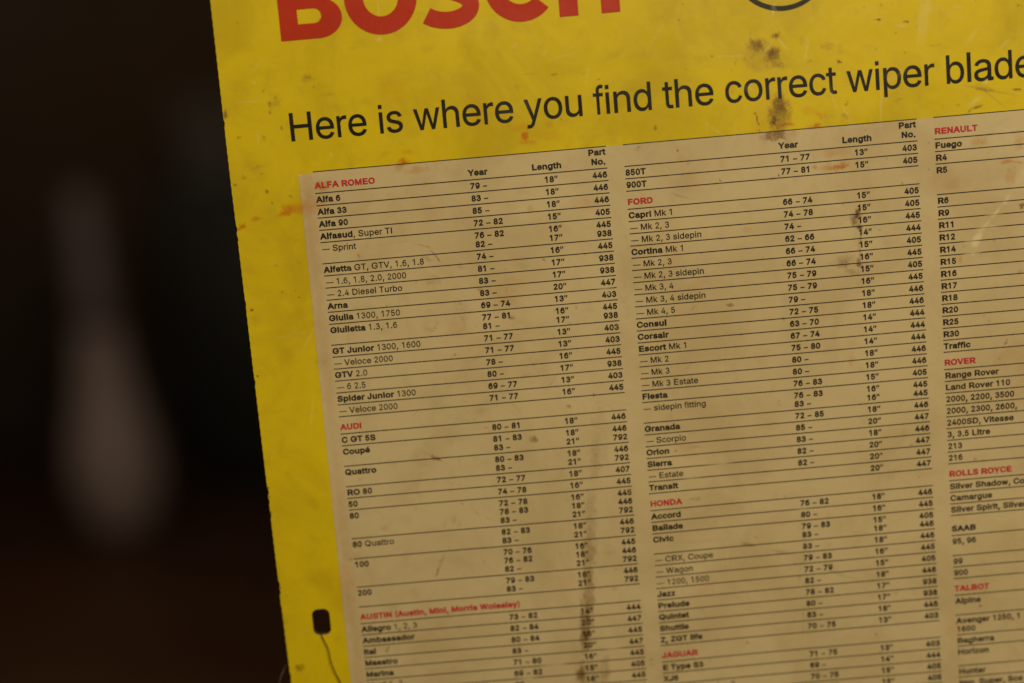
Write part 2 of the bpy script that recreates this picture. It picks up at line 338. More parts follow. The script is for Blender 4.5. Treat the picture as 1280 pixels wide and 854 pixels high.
def plain(name, colour, second, scale=20, rough=0.6, metal=0.0):
    m, nt, bs = new_mat(name)
    tc = N(nt, 'ShaderNodeTexCoord').outputs['Object']
    col = mixc(nt, remap(nt, noise(nt, tc, scale, 5, 0.6), 0.35, 0.7), colour, second)
    nt.links.new(col, bs.inputs['Base Color'])
    bs.inputs['Roughness'].default_value = rough
    bs.inputs['Metallic'].default_value = metal
    return m


GRIME_Y = (0.095, 0.055, 0.001)
M_YELLOW = printed('yellow_lacquer', (0.66, 0.50, 0.005), (0.40, 0.285, 0.005), GRIME_Y, (0.50, 0.135, 0.002), (0.75, 0.63, 0.26))
M_CREAM = printed('cream_print', (0.575, 0.465, 0.248), (0.44, 0.33, 0.155), (0.075, 0.034, 0.010), (0.44, 0.165, 0.012), (0.66, 0.56, 0.33), blotch=0.6)
M_BLACK = printed('black_ink', (0.010, 0.008, 0.005), (0.05, 0.04, 0.015), (0.02, 0.013, 0.008), (0.07, 0.03, 0.012), (0.40, 0.32, 0.16), blotch=0.15)
M_TEXT = printed('table_ink', (0.020, 0.015, 0.010), (0.32, 0.23, 0.10), (0.02, 0.013, 0.008), (0.10, 0.04, 0.015), (0.58, 0.45, 0.22), ink=True, blotch=0.0)
M_RED = printed('red_logo_ink', (0.46, 0.030, 0.006), (0.36, 0.020, 0.006), (0.09, 0.02, 0.01), (0.35, 0.06, 0.012), (0.50, 0.10, 0.05), blotch=0.4)
M_HEAD = printed('red_heading_ink', (0.48, 0.018, 0.035), (0.52, 0.20, 0.10), (0.09, 0.02, 0.01), (0.38, 0.06, 0.012), (0.52, 0.30, 0.16), ink=True, blotch=0.0)
M_CORE = plain('board_core', (0.09, 0.06, 0.03), (0.05, 0.033, 0.015), 300, 0.8)
M_WIRE = plain('dull_steel_wire', (0.12, 0.10, 0.08), (0.05, 0.04, 0.03), 400, 0.42, 0.85)
M_WALL = plain('dark_plaster', (0.11, 0.082, 0.060), (0.10, 0.05, 0.018), 1.3, 0.9)
M_FLOOR = plain('brown_floor', (0.20, 0.078, 0.018), (0.10, 0.032, 0.009), 2.5, 0.6)
M_VESSEL = plain('pale_grey_vessel', (0.42, 0.32, 0.295), (0.31, 0.235, 0.22), 3, 0.6)
M_NECK = plain('shaded_grey_neck', (0.27, 0.21, 0.215), (0.21, 0.165, 0.175), 3, 0.6)  # vessel grey darkened, so the light seems to favour the lower body
M_BOX = plain('grey_card', (0.10, 0.085, 0.070), (0.08, 0.066, 0.055), 4, 0.8)
M_CABINET = plain('black_green_paint', (0.018, 0.018, 0.012), (0.008, 0.010, 0.006), 6, 0.5)

# ------------------------------------------------------------------ lettering: glyph outlines in thousandths of the capital height
GLYPHS = """
"	632	154,624 139,1000 267,1000 253,624|379,624 364,1000 493,1000 479,624
(	538	176,406 179,490 188,577 204,666 225,754 250,839 279,921 312,994 348,1060 464,1060 406,926 358,785 323,644 303,508 298,431 300,339 312,248 326,179 345,107 380,6 464,-189 348,-189 290,-79 244,32 219,107 200,183 182,295
)	538	74,-189 150,-17 194,110 227,251 240,384 239,456 232,534 209,672 163,842 111,980 74,1060 191,1060 226,994 259,921 306,783 340,636 359,490 362,368 351,256 329,142 294,30 264,-44 230,-117 191,-189
+	891	389,67 389,715 502,715 502,67|121,338 121,444 769,444 769,338
,	370	74,-235 134,140 270,140 166,-235
.	370	188,-9 154,-2 124,17 105,46 98,81 105,115 124,144 154,164 188,170 223,164 252,144 271,115 278,81 271,46 252,17 223,-2
0	891	446,-13 367,-5 298,21 237,63 187,122 147,195 118,283 100,385 95,499 101,614 118,716 148,804 188,878 238,936 298,979 368,1005 446,1013 525,1005 594,979 655,936 705,878 745,804 774,716 791,614 797,499 792,385 774,283 745,195 705,122 655,63 595,21 525,-5|446,97 498,104 544,124 584,158 617,203 643,261 661,330 673,409 677,499 673,590 661,670 643,739 617,797 584,843 544,876 498,897 446,903 394,897 348,876 309,843 276,797 250,739 231,670 219,590 215,499 219,409 231,330 250,261 276,203 309,158 348,124 394,104
1	891	543,1000 543,0 418,0 418,881 412,881 170,703 170,839 391,1000
2	891	126,0 126,93 488,479 564,566 595,610 616,652 628,696 630,730 627,768 616,802 599,832 576,857 548,877 515,892 479,900 440,903 399,900 362,890 329,873 302,851 280,823 263,790 254,753 250,711 130,711 130,734 135,776 145,815 161,852 192,902 218,930 248,955 300,984 338,999 378,1008 421,1013 487,1011 528,1004 566,992 619,966 664,932 689,905 720,859 734,825 744,789 749,752 745,677 735,638 718,598 684,540 619,456 526,353 301,119 301,111 766,111 766,0
3	891	429,-13 363,-9 300,5 243,28 193,59 151,98 118,145 96,199 87,259 215,259 222,222 236,190 257,162 293,133 326,116 375,103 430,98 475,101 529,114 565,131 595,154 619,183 637,216 646,256 647,298 641,337 628,374 607,407 578,436 541,459 511,471 458,483 418,486 309,487 309,588 566,881 566,889 138,889 138,1000 733,1000 733,905 416,547 416,568 470,570 542,563 586,551 626,533 661,510 692,484 730,437 749,402 762,365 770,326 773,285 770,242 762,202 748,165 717,113 691,83 644,45 588,16 546,1 478,-11
4	891	79,207 79,311 486,1000 611,1000 214,326 214,319 813,319 813,207|554,0 554,624 674,624 674,0
5	891	436,-13 371,-8 312,6 259,31 213,64 174,103 145,150 126,201 118,256 241,256 255,203 286,158 331,124 386,103 436,98 493,105 532,120 576,151 595,171 618,205 638,258 643,288 645,335 634,394 610,447 584,480 564,499 528,522 502,533 444,544 391,542 342,531 286,508 252,483 133,497 189,1000 721,1000 721,889 297,889 264,593 338,634 387,649 425,655 469,655 518,649 564,637 606,617 645,592 668,572 699,537 725,498 745,454 760,407 769,321 763,251 745,188 715,130 675,81 626,41 568,11 505,-7
6	891	446,-13 400,-11 358,-3 299,19 246,52 216,79 189,111 167,146 149,185 131,249 126,318 133,392 150,450 166,490 217,585 497,1000 634,1000 297,513 287,513 298,534 332,571 368,596 403,610 432,615 507,615 567,603 604,588 638,569 682,533 706,504 727,471 750,416 763,354 764,286 755,221 733,161 713,125 688,92 660,64 628,39 573,10 512,-8|446,95 487,99 525,111 559,130 588,156 612,188 630,224 641,265 644,309 641,354 630,395 612,431 588,462 559,487 525,506 487,518 446,521 404,518 366,506 331,488 302,463 278,432 261,396 250,356 246,311 250,266 261,225 278,188 302,156 331,130 366,111 404,99
7	891	191,0 636,881 636,889 123,889 123,1000 768,1000 768,882 325,0
8	891	446,-13 373,-8 307,7 248,32 198,65 158,106 127,154 109,207 103,266 106,312 117,356 135,397 159,433 188,464 223,490 260,509 301,520 301,525 250,545 207,577 183,605 156,654 142,709 139,748 144,803 161,853 179,884 200,913 240,949 270,970 323,994 361,1005 446,1013 529,1005 567,994 619,970 664,938 689,913 711,884 729,853 745,803 751,748 748,709 734,655 707,605 683,577 641,545 591,525 591,520 631,509 668,490 702,464 731,433 755,397 774,356 785,312 789,266 782,207 764,154 733,106 692,65 642,32 583,7 518,-8|446,97 493,100 535,109 572,124 603,145 629,170 647,201 659,235 662,272 658,312 647,349 627,381 601,409 569,432 531,449 490,459 446,462 400,459 359,449 321,432 289,409 263,381 243,349 231,312 228,272 231,235 242,201 261,170 286,145 318,124 355,109 398,100|446,569 484,572 518,581 550,596 576,616 598,640 615,670 625,702 628,738 625,774 615,806 599,835 578,859 551,878 520,893 485,901 446,904 406,901 371,893 339,878 313,859 291,835 275,806 265,774 262,738 265,702 275,670 291,640 313,616 340,596 372,581 407,572
9	891	445,1013 512,1007 553,997 592,981 645,948 675,921 701,889 724,854 742,815 759,751 765,682 757,608 741,550 724,510 674,415 395,0 257,0 593,487 605,487 593,466 559,429 522,404 488,390 459,385 385,385 324,397 288,412 254,431 209,467 185,496 164,529 140,584 128,646 126,714 136,780 157,839 178,875 203,908 231,936 263,961 318,990 379,1008|445,905 404,901 366,889 332,870 303,844 279,812 261,776 251,735 247,691 251,646 261,606 279,569 303,538 332,513 366,494 404,482 445,479 487,482 525,494 559,512 588,537 612,568 630,605 641,645 644,689 641,734 630,775 612,812 589,844 560,870 525,889 487,901
A	944	33,0 397,1000 544,1000 911,0 777,0 555,624 466,909 457,940 483,940 433,773 375,595 168,0|217,279 217,391 728,391 728,279
B	897	119,0 119,1000 474,1000 548,995 591,986 629,973 664,955 707,923 730,897 749,869 775,805 783,735 778,677 761,629 727,583 682,550 619,524 619,515 644,512 679,501 714,483 737,466 757,447 784,412 810,356 822,287 817,213 809,179 795,147 778,116 756,89 728,65 678,35 638,20 568,5 485,0|246,112 510,113 582,123 620,137 661,168 687,207 699,252 699,281 693,317 674,361 643,399 601,429 563,444 505,453 246,454|246,561 482,561 533,569 578,588 614,615 642,651 655,683 661,719 660,748 650,793 626,831 589,863 556,877 496,887 246,888
C	1003	526,-13 433,-5 348,22 271,65 206,125 153,199 112,287 88,387 80,499 83,576 102,680 124,743 169,827 227,896 296,951 376,989 433,1005 526,1013 618,1005 702,979 763,946 829,891 872,837 897,791 911,758 930,685 803,685 788,733 766,776 737,812 703,842 664,866 620,883 574,893 526,896 481,893 439,884 380,861 344,837 311,809 282,775 257,737 236,692 221,643 210,589 205,531 207,438 215,382 228,331 247,284 283,224 312,190 344,162 381,139 419,122 460,110 504,105 574,107 620,118 653,130 694,152 721,173 752,206 772,235 793,279 803,315 930,315 912,243 882,178 841,122 792,74 734,37 670,9 600,-8
D	988	431,0 189,0 189,112 481,115 559,130 605,148 645,171 680,199 710,233 746,293 763,339 775,389 783,443 785,502 780,587 763,663 736,730 697,785 648,829 588,862 517,881 435,888 184,888 184,1000 444,1000 547,992 639,966 694,940 742,907 785,868 822,821 866,740 886,679 900,612 908,502 900,391 877,292 838,206 784,134 716,76 634,34 539,8|246,1000 246,0 119,0 119,1000
E	823	119,0 119,1000 733,1000 733,888 246,888 246,562 699,562 699,450 246,450 246,112 738,112 738,0
F	807	119,0 119,1000 726,1000 726,888 246,888 246,547 681,547 681,435 246,435 246,0
G	1023	529,-13 433,-5 347,22 270,66 225,104 185,148 151,199 123,257 94,353 81,461 83,576 94,647 123,743 151,801 204,875 246,916 319,965 400,998 459,1010 541,1013 617,1004 687,984 765,943 819,899 874,833 900,788 914,755 933,685 803,685 785,732 768,763 726,817 692,846 663,864 598,888 548,895 500,895 437,884 398,870 343,838 311,810 282,776 246,715 228,669 215,617 207,561 205,468 210,410 221,356 237,307 270,243 312,191 363,150 421,122 484,107 550,105 608,113 662,132 694,149 723,171 748,197 770,226 796,277 811,334 816,398 854,391 556,391 556,503 940,503 939,363 927,278 910,226 873,156 824,97 763,50 693,15 615,-6
H	1017	119,0 119,1000 246,1000 246,568 772,568 772,1000 899,1000 899,0 772,0 772,456 246,456 246,0
I	315	95,0 95,1000 220,1000 220,0
J	780	364,-13 301,-9 244,6 194,30 149,64 113,107 87,159 71,218 66,286 66,340 193,340 193,264 199,223 211,188 229,159 252,135 279,117 310,105 364,98 418,105 449,117 476,135 508,173 528,223 535,286 535,1000 662,1000 662,286 660,251 650,187 641,159 615,107 598,85 557,46 534,30 484,6 427,-9
L	773	119,0 119,1000 246,1000 246,112 711,112 711,0
M	1236	119,0 119,1000 299,1000 550,356 633,96 605,96 673,311 937,1000 1117,1000 1117,0 992,0 993,673 997,899 1009,899 1005,887 907,599 672,0 563,0 328,591 221,899 234,899 237,818 240,589 240,0
N	1030	119,0 119,1000 268,1000 708,306 769,198 814,108 797,105 785,298 785,1000 911,1000 911,0 761,0 386,590 212,889 235,892 243,709 246,579 246,0
O	1049	526,-13 433,-5 348,22 272,65 207,125 153,199 113,287 88,387 80,499 88,612 113,713 153,801 207,875 272,934 348,978 433,1005 526,1013 618,1005 703,978 779,934 844,875 897,801 938,713 962,612 970,499 962,387 938,287 897,199 844,125 779,65 703,22 618,-5|526,104 590,110 650,130 705,161 753,205 792,262 822,330 840,409 846,499 840,590 822,670 792,738 753,795 705,839 650,870 590,890 526,896 460,890 400,870 345,838 297,794 258,738 228,669 210,590 204,499 210,409 228,330 258,262 297,206 345,162 400,130 460,110
P	874	119,0 119,1000 518,997 592,984 654,958 689,935 733,894 757,862 783,808 799,748 803,705 802,640 795,598 783,559 767,522 746,488 720,457 689,430 654,407 614,389 569,376 491,366 215,365 215,477 477,477 529,483 559,492 596,510 635,545 655,577 672,627 678,698 665,765 649,801 635,821 596,855 544,878 494,887 246,889 246,0
Q	1049	483,313 615,313 921,-94 789,-94|526,-13 433,-5 348,22 272,65 207,125 153,199 113,287 88,387 80,499 88,612 113,713 153,801 207,875 272,934 348,978 433,1005 526,1013 618,1005 703,978 779,934 844,875 897,801 938,713 962,612 970,499 962,387 938,287 897,199 844,125 779,65 703,22 618,-5|526,104 590,110 650,130 705,161 753,205 792,262 822,330 840,409 846,499 840,590 822,670 792,738 753,795 705,839 650,870 590,890 526,896 460,890 400,870 345,838 297,794 258,738 228,669 210,590 204,499 210,409 228,330 258,262 297,206 345,162 400,130 460,110
R	883	119,0 119,1000 520,998 593,985 655,960 691,939 721,913 747,884 777,834 796,777 803,736 805,670 800,628 791,588 768,534 747,501 721,473 691,448 655,427 615,410 569,398 493,389 190,389 190,501 479,502 530,507 560,514 598,531 636,561 662,602 676,650 678,721 667,773 651,806 636,826 597,858 545,879 496,887 246,889 246,0|695,0 453,450 596,450 842,0
S	879	440,-17 363,-12 293,3 232,27 180,61 138,102 106,152 85,207 76,268 206,268 213,228 229,193 252,163 281,139 315,120 368,104 425,97 474,98 520,105 576,124 611,145 640,171 668,213 678,248 679,285 670,327 660,344 639,366 613,385 582,402 509,429 303,489 252,512 188,553 141,603 120,641 107,684 103,753 114,811 137,864 173,910 201,936 234,959 271,979 311,994 376,1009 471,1013 540,1005 583,994 641,969 675,948 718,911 752,866 769,834 785,781 789,743 664,743 656,778 642,810 622,837 595,860 545,885 507,895 465,901 412,900 368,893 330,880 296,862 261,831 237,793 229,761 227,726 235,692 244,673 266,648 293,627 323,611 398,582 542,543 601,523 661,496 716,459 762,411 788,363 802,305 803,252 793,195 770,142 737,94 692,53 636,21 571,-3 496,-15
T	883	63,888 63,1000 820,1000 820,888 505,888 505,0 379,0 379,888
U	1017	509,-16 425,-10 349,10 282,42 225,85 180,137 146,199 126,266 119,340 119,1000 245,1000 245,350 249,299 258,267 270,236 295,195 328,161 354,142 399,119 433,109 509,101 586,109 620,119 651,134 703,172 723,195 748,236 765,282 772,333 772,1000 899,1000 899,315 893,266 872,199 851,157 809,101 775,70 736,42 669,10 620,-5 567,-13
V	944	401,0 33,1000 166,1000 383,392 431,248 488,60 462,60 555,363 777,1000 911,1000 547,0
W	1350	305,0 33,1000 162,1000 346,286 388,78 372,78 428,336 603,1000 747,1000 918,348 948,222 978,78 960,78 995,248 1187,1000 1317,1000 1043,0 896,0 715,667 687,788 661,934 688,934 652,741 454,0
X	933	36,0 428,559 428,464 58,1000 205,1000 396,718 479,574 457,574 510,670 735,1000 878,1000 509,470 509,564 897,0 751,0 533,317 454,454 481,454 435,371 365,264 181,0
Y	928	401,0 401,409 33,1000 180,1000 387,664 451,548 491,453 440,453 481,550 522,626 750,1000 895,1000 528,409 528,0
Z	862	83,0 83,91 602,846 670,935 685,893 500,888 80,888 80,1000 781,1000 781,907 273,170 192,65 178,107 360,112 786,112 786,0
a	766	315,-17 264,-13 201,4 159,25 123,53 94,88 74,129 63,177 61,228 67,270 86,316 115,352 164,385 210,404 273,419 497,452 522,462 534,473 542,501 538,547 525,583 503,612 472,633 443,644 410,649 360,649 304,637 259,615 221,578 197,538 81,572 113,633 155,680 219,721 292,746 337,753 382,756 470,746 506,736 540,721 573,701 593,685 619,654 641,616 655,570 661,534 662,0 544,0 544,102 536,102 520,76 496,48 473,29 445,12 388,-9|336,89 397,96 424,104 460,122 489,145 505,163 524,194 536,226 542,260 542,373 526,363 498,354 394,337 304,323 247,304 223,291 204,274 194,260 184,236 181,206 184,179 192,156 212,130 232,114 265,100 303,91
b	835	452,-16 389,-10 363,-3 329,13 301,33 278,54 233,115 221,115 221,0 104,0 104,1000 224,1000 224,628 233,628 277,687 308,714 349,738 387,750 434,755 474,755 539,744 598,720 650,683 693,635 728,575 752,506 765,428 767,342 758,261 737,188 717,145 693,106 666,73 634,44 579,11 519,-9|434,92 482,97 525,113 561,139 592,172 615,214 632,262 642,315 646,372 642,429 632,481 615,529 592,569 562,603 526,628 483,643 434,648 385,643 342,629 306,604 276,572 253,532 236,485 226,431 222,372 226,313 236,259 253,211 277,170 307,137 343,112 386,97
c	779	408,-16 336,-9 270,11 212,45 162,90 122,146 92,212 74,286 68,368 74,452 85,503 101,550 134,613 162,649 212,695 270,729 313,744 383,755 448,754 512,741 569,718 620,685 661,643 694,591 711,544 596,515 586,543 571,568 548,596 525,615 499,630 469,641 408,648 373,646 341,639 312,627 286,610 244,565 227,538 208,492 199,458 191,406 193,314 203,263 214,231 244,174 286,130 326,106 373,94 427,92 485,104 514,117 539,135 574,174 588,201 599,230 714,201 696,153 671,110 640,73 603,42 560,17 513,-1 462,-12
d	835	385,-16 318,-9 257,11 202,44 171,73 143,106 108,166 84,236 70,314 68,400 78,481 99,553 131,616 171,668 203,696 239,720 297,744 362,755 434,752 487,738 528,714 565,680 603,628 611,628 611,1000 732,1000 732,0 615,0 615,115 603,115 558,54 507,13 474,-3 447,-10|403,92 451,97 493,112 529,137 559,170 583,211 600,259 610,313 613,372 610,431 600,485 583,532 560,572 530,604 493,629 451,643 403,648 353,643 310,628 273,603 243,569 220,529 203,481 193,429 190,372 193,315 204,262 221,214 244,172 274,139 311,113 354,97
e	795	417,-16 340,-9 272,11 212,45 177,74 147,107 110,167 84,235 70,312 68,367 70,423 84,500 109,569 145,630 191,679 246,718 309,743 379,755 449,753 523,735 578,709 628,670 670,619 703,554 719,496 728,430 730,333 148,333 148,434 665,434 609,397 606,450 600,483 580,542 557,578 538,599 493,631 451,644 387,648 341,641 301,624 266,598 229,555 204,503 191,445 191,309 205,239 218,209 242,169 273,138 311,114 353,98 401,91 451,92 490,101 533,120 562,143 585,172 601,207 718,179 702,137 679,100 649,67 613,38 571,15 524,-2 473,-13
f	499	449,746 449,643 13,643 13,746|159,0 159,848 166,907 182,944 205,975 233,1000 279,1025 316,1036 369,1042 423,1038 466,1028 478,1024 448,921 395,931 358,930 336,925 318,916 304,904 285,870 279,823 279,0
g	836	407,-296 313,-288 264,-274 221,-256 184,-234 153,-207 119,-168 100,-136 200,-80 253,-142 285,-164 326,-181 377,-190 430,-191 490,-180 525,-167 555,-148 580,-123 605,-74 613,-11 613,134 603,134 570,89 543,61 507,36 473,21 432,12 384,9 340,12 298,20 259,34 222,52 188,76 158,105 132,139 109,177 84,243 74,293 68,347 68,404 74,458 91,532 109,577 131,617 172,668 204,696 240,720 298,744 341,753 386,756 449,750 476,743 510,727 538,708 561,687 605,627 616,627 616,746 733,746 733,-17 730,-64 722,-106 708,-143 678,-191 638,-230 607,-251 572,-267 514,-285 473,-292|403,116 452,121 494,134 530,156 560,186 584,224 601,269 611,320 615,379 611,436 601,487 584,533 561,573 531,605 495,629 452,643 403,648 354,643 311,628 274,603 244,570 221,531 204,484 193,434 190,379 193,322 204,272 221,227 245,188 275,158 312,135 355,121
h	807	224,446 224,0 104,0 104,1000 224,1000 224,565 202,565 221,613 244,653 270,686 300,712 333,731 387,750 427,755 484,754 519,748 566,732 608,707 632,685 662,646 678,614 695,560 701,518 703,0 583,0 582,484 576,522 565,556 548,586 525,610 484,635 433,646 375,644 351,638 317,624 278,595 249,556 230,506
i	328	104,0 104,746 224,746 224,0|165,870 133,876 106,894 88,919 82,950 88,981 106,1006 133,1024 165,1030 197,1024 224,1006 243,981 249,950 243,919 224,894 197,876
k	749	217,268 217,416 238,416 560,746 709,746 362,392 349,392|104,0 104,1000 224,1000 224,0|579,0 291,365 377,450 732,0
l	315	95,0 95,1040 220,1040 220,0
m	1199	104,0 104,746 221,746 221,581 212,581 238,647 261,680 288,707 317,728 350,744 396,756 432,759 471,756 506,747 538,731 565,709 589,682 608,652 622,617 632,579 615,579 623,606 640,642 672,684 713,718 762,742 802,754 859,759 906,755 950,743 978,731 1026,695 1055,659 1071,631 1083,599 1091,563 1095,501 1095,0 975,0 975,499 969,553 949,594 918,623 893,636 867,645 823,650 766,641 719,617 685,579 665,531 660,486 660,0 540,0 540,511 537,540 523,579 508,601 487,620 451,640 423,647 393,650 340,642 292,618 254,578 238,547 230,523 224,468 224,0
n	806	224,446 224,0 104,0 104,746 220,746 221,565 202,565 221,613 256,671 284,700 333,731 387,750 448,756 502,751 551,738 581,724 608,707 631,685 652,660 670,631 684,597 695,560 701,518 703,0 583,0 582,484 576,522 565,556 548,586 525,610 484,635 433,646 375,644 351,638 317,624 278,595 249,556 230,506
o	817	408,-16 336,-9 270,11 212,45 162,90 122,146 92,212 74,286 68,368 74,452 92,527 122,593 162,649 212,695 270,729 336,749 408,756 481,749 548,729 606,695 656,649 696,593 726,527 744,452 750,368 744,286 726,212 696,146 656,90 606,45 548,11 481,-9|408,91 444,94 492,106 532,130 565,162 591,201 610,247 625,314 628,368 625,423 610,491 591,538 565,577 532,610 492,633 461,643 408,648 356,643 326,633 286,610 253,577 227,538 208,492 196,441 190,368 196,297 208,247 227,201 253,162 286,130 326,106 373,94
p	835	104,-281 104,746 221,746 221,628 233,628 270,680 299,708 338,733 374,747 434,755 496,753 539,744 598,720 633,696 665,668 693,635 717,596 737,553 752,506 762,455 767,400 765,314 758,261 745,212 728,166 706,125 680,89 634,44 598,20 540,-4 497,-13 435,-16 376,-7 340,7 301,33 272,61 233,115 224,115 224,-281|434,92 482,97 525,113 561,139 592,172 615,214 632,262 642,315 646,372 642,429 632,481 615,529 592,569 562,603 526,628 483,643 434,648 385,643 342,629 306,604 276,572 253,532 236,485 226,431 222,372 226,313 236,259 253,211 277,170 307,137 343,112 386,97
r	510	104,0 104,746 220,746 220,631 228,631 240,658 266,693 300,722 327,737 387,754 479,754 479,634 462,636 394,640 335,628 285,600 248,557 230,515 225,479 224,0
s	718	358,-16 303,-13 252,-3 206,13 166,35 132,64 104,98 84,139 70,185 185,209 194,181 207,156 234,126 281,101 340,90 394,91 442,102 481,122 501,140 516,159 527,191 526,221 512,253 493,273 443,298 269,341 205,365 171,385 143,409 112,451 100,483 93,538 98,584 113,626 148,675 184,705 243,735 293,749 368,756 405,754 456,747 500,732 538,712 570,687 596,656 623,609 638,570 528,545 502,594 478,620 457,635 432,645 403,652 337,652 281,636 248,615 231,597 220,578 215,556 215,535 222,507 244,478 283,456 323,442 499,398 540,381 575,360 603,337 633,295 645,264 652,209 646,162 631,119 605,80 570,47 528,20 477,0 420,-12
t	448	401,746 401,643 13,643 13,746|128,926 248,926 248,192 256,141 274,115 304,101 342,98 397,105 419,3 384,-5 337,-8 265,-1 211,20 169,55 142,102 132,140 128,183
u	807	359,-10 323,-8 272,2 213,29 187,49 154,86 137,115 122,149 112,186 105,250 104,746 224,746 224,283 227,242 242,189 270,147 309,118 357,102 407,99 468,112 510,135 537,159 551,179 573,227 581,269 583,300 583,746 703,746 703,0 587,0 587,181 605,181 585,132 563,92 522,45 490,23 455,7 419,-4
v	766	320,0 35,746 166,746 337,271 405,41 362,41 429,271 600,746 731,746 446,0
w	1115	271,0 45,746 172,746 287,329 345,81 325,81 350,199 391,365 496,746 623,746 726,366 781,131 791,81 770,81 791,178 843,384 944,746 1071,746 845,0 725,0 628,338 544,664 572,664 506,402 391,0
x	745	42,0 338,429 337,336 57,746 197,746 316,561 408,405 346,405 434,561 554,746 692,746 411,332 411,421 704,0 564,0 429,207 340,357 403,357 317,207 181,0
y	766	94,-272 121,-168 166,-176 197,-176 226,-168 245,-156 268,-131 283,-104 320,-3 35,746 166,746 337,271 405,41 362,41 390,138 435,288 601,746 731,746 402,-114 384,-155 355,-201 331,-228 304,-250 264,-271 230,-281 181,-285 133,-282
z	748	83,0 83,90 500,628 500,635 95,635 95,746 654,746 654,650 248,118 248,111 666,111 666,0
é	795	417,-16 340,-9 272,11 212,45 177,74 147,107 110,167 84,235 70,312 68,367 70,423 84,500 109,569 145,630 191,679 246,718 309,743 379,755 449,753 523,735 578,709 628,670 670,619 703,554 719,496 728,430 730,333 148,333 148,434 665,434 609,397 606,450 600,483 580,542 557,578 538,599 493,631 451,644 387,648 341,641 301,624 266,598 229,555 204,503 191,445 191,309 205,239 218,209 242,169 273,138 311,114 353,98 401,91 451,92 490,101 533,120 562,143 585,172 601,207 718,179 702,137 679,100 649,67 613,38 571,15 524,-2 473,-13|348,843 442,1040 577,1040 447,843
–	688	688,481 688,369 1,369 1,481
—	1375	1375,481 1375,369 1,369 1,481
″	599	66,638 101,1000 237,1000 154,638|364,638 399,1000 534,1000 451,638
"""
SHAPES = {}
for _l in GLYPHS.strip().split('\n'):
    _c, _a, _o = _l.split('\t')
    SHAPES[_c] = (int(_a), [np.array([[float(q) for q in p.split(',')] for p in c.split(' ')]) for c in _o.split('|')])
# foot of the lower-case a
SHAPES['a'][1].append(np.array([[560, 0], [545, 95], [662, 120], [700, 98], [735, 104], [735, 8], [690, -8], [640, -8]], float)[::1])



def stroke(path, w):
    P = np.array(path, float)
    g = np.gradient(P, axis=0)
    g /= np.hypot(*g.T)[:, None]
    n = np.stack([-g[:, 1], g[:, 0]], 1) * w / 2
    c = np.concatenate([P + n, (P - n)[::-1]])
    x, y = c[:, 0], c[:, 1]
    return c if (x * np.roll(y, -1) - np.roll(x, -1) * y).sum() < 0 else c[::-1]


def ell(cx, cy, rx, ry, a0, a1, n=18):
    return [(cx + rx * math.cos(math.radians(a0 + (a1 - a0) * i / n)), cy + ry * math.sin(math.radians(a0 + (a1 - a0) * i / n))) for i in range(n + 1)]


# round-topped figures and square dots
_six = [np.array(ell(445, 330, 345, 343, 360, 0, 30)[:-1]), np.array(ell(445, 330, 228, 240, 0, 360, 26)[:-1]),
        stroke(ell(470, 490, 312, 463, 196, 46, 26), 118)]
SHAPES['6'] = (891, _six)
SHAPES['9'] = (891, [np.array([891.0, 1000.0]) - c for c in _six])
SHAPES['3'] = (891, [stroke(ell(430, 737, 258, 214, 172, -90, 22) + [(370, 523)], 114), stroke([(370, 523)] + ell(440, 293, 296, 245, 90, -172, 24), 116)])
for _k in 'i':
    _a, _cs = SHAPES[_k]
    SHAPES[_k] = (_a, [c if c[:, 1].min() < 500 else np.array([[c[:, 0].mean() - 60, 880], [c[:, 0].mean() - 60, 1010], [c[:, 0].mean() + 60, 1010], [c[:, 0].mean() + 60, 880]]) for c in _cs])

# set widths (thousandths of the em) of a plain grotesque face, light and bold
W_REG = dict(zip('abcdefghijklmnopqrstuvwxyz', (556, 556, 500, 556, 556, 278, 556, 556, 222, 222, 500, 222, 833, 556, 556, 556, 556, 333, 500, 278, 556, 500, 722, 500, 500, 500)))
W_REG.update(zip('ABCDEFGHIJKLMNOPQRSTUVWXYZ', (667, 667, 722, 722, 667, 611, 778, 722, 278, 500, 667, 556, 833, 722, 778, 667, 778, 722, 667, 611, 722, 667, 944, 667, 667, 611)))
W_BOLD = dict(zip('abcdefghijklmnopqrstuvwxyz', (556, 611, 556, 611, 556, 333, 611, 611, 278, 278, 556, 278, 889, 611, 611, 611, 611, 389, 556, 333, 611, 556, 778, 556, 556, 500)))
W_BOLD.update(zip('ABCDEFGHIJKLMNOPQRSTUVWXYZ', (722, 722, 722, 722, 667, 611, 778, 722, 278, 556, 722, 611, 833, 722, 778, 667, 778, 722, 667, 611, 722, 667, 944, 667, 667, 611)))
for _w in (W_REG, W_BOLD):
    _w.update({d: 556 for d in '0123456789'})
    _w.update({' ': 278, ',': 278, '.': 278, '(': 333, ')': 333, '+': 584, '\u2013': 540, '\u2014': 1000, '\u2033': 420, '"': 420, 'é': _w['e']})


def thicken(c, d):
    """move a closed outline d outwards (outer outlines run clockwise)"""
    e = np.roll(c, -1, 0) - c
    n = np.stack([-e[:, 1], e[:, 0]], 1)
    n /= np.linalg.norm(n, axis=1)[:, None] + 1e-9
    pn = np.roll(n, 1, 0)
    b = n + pn
    k = 2.0 / np.maximum((b * b).sum(1), 0.9)
    return c + b * (k * d)[:, None]


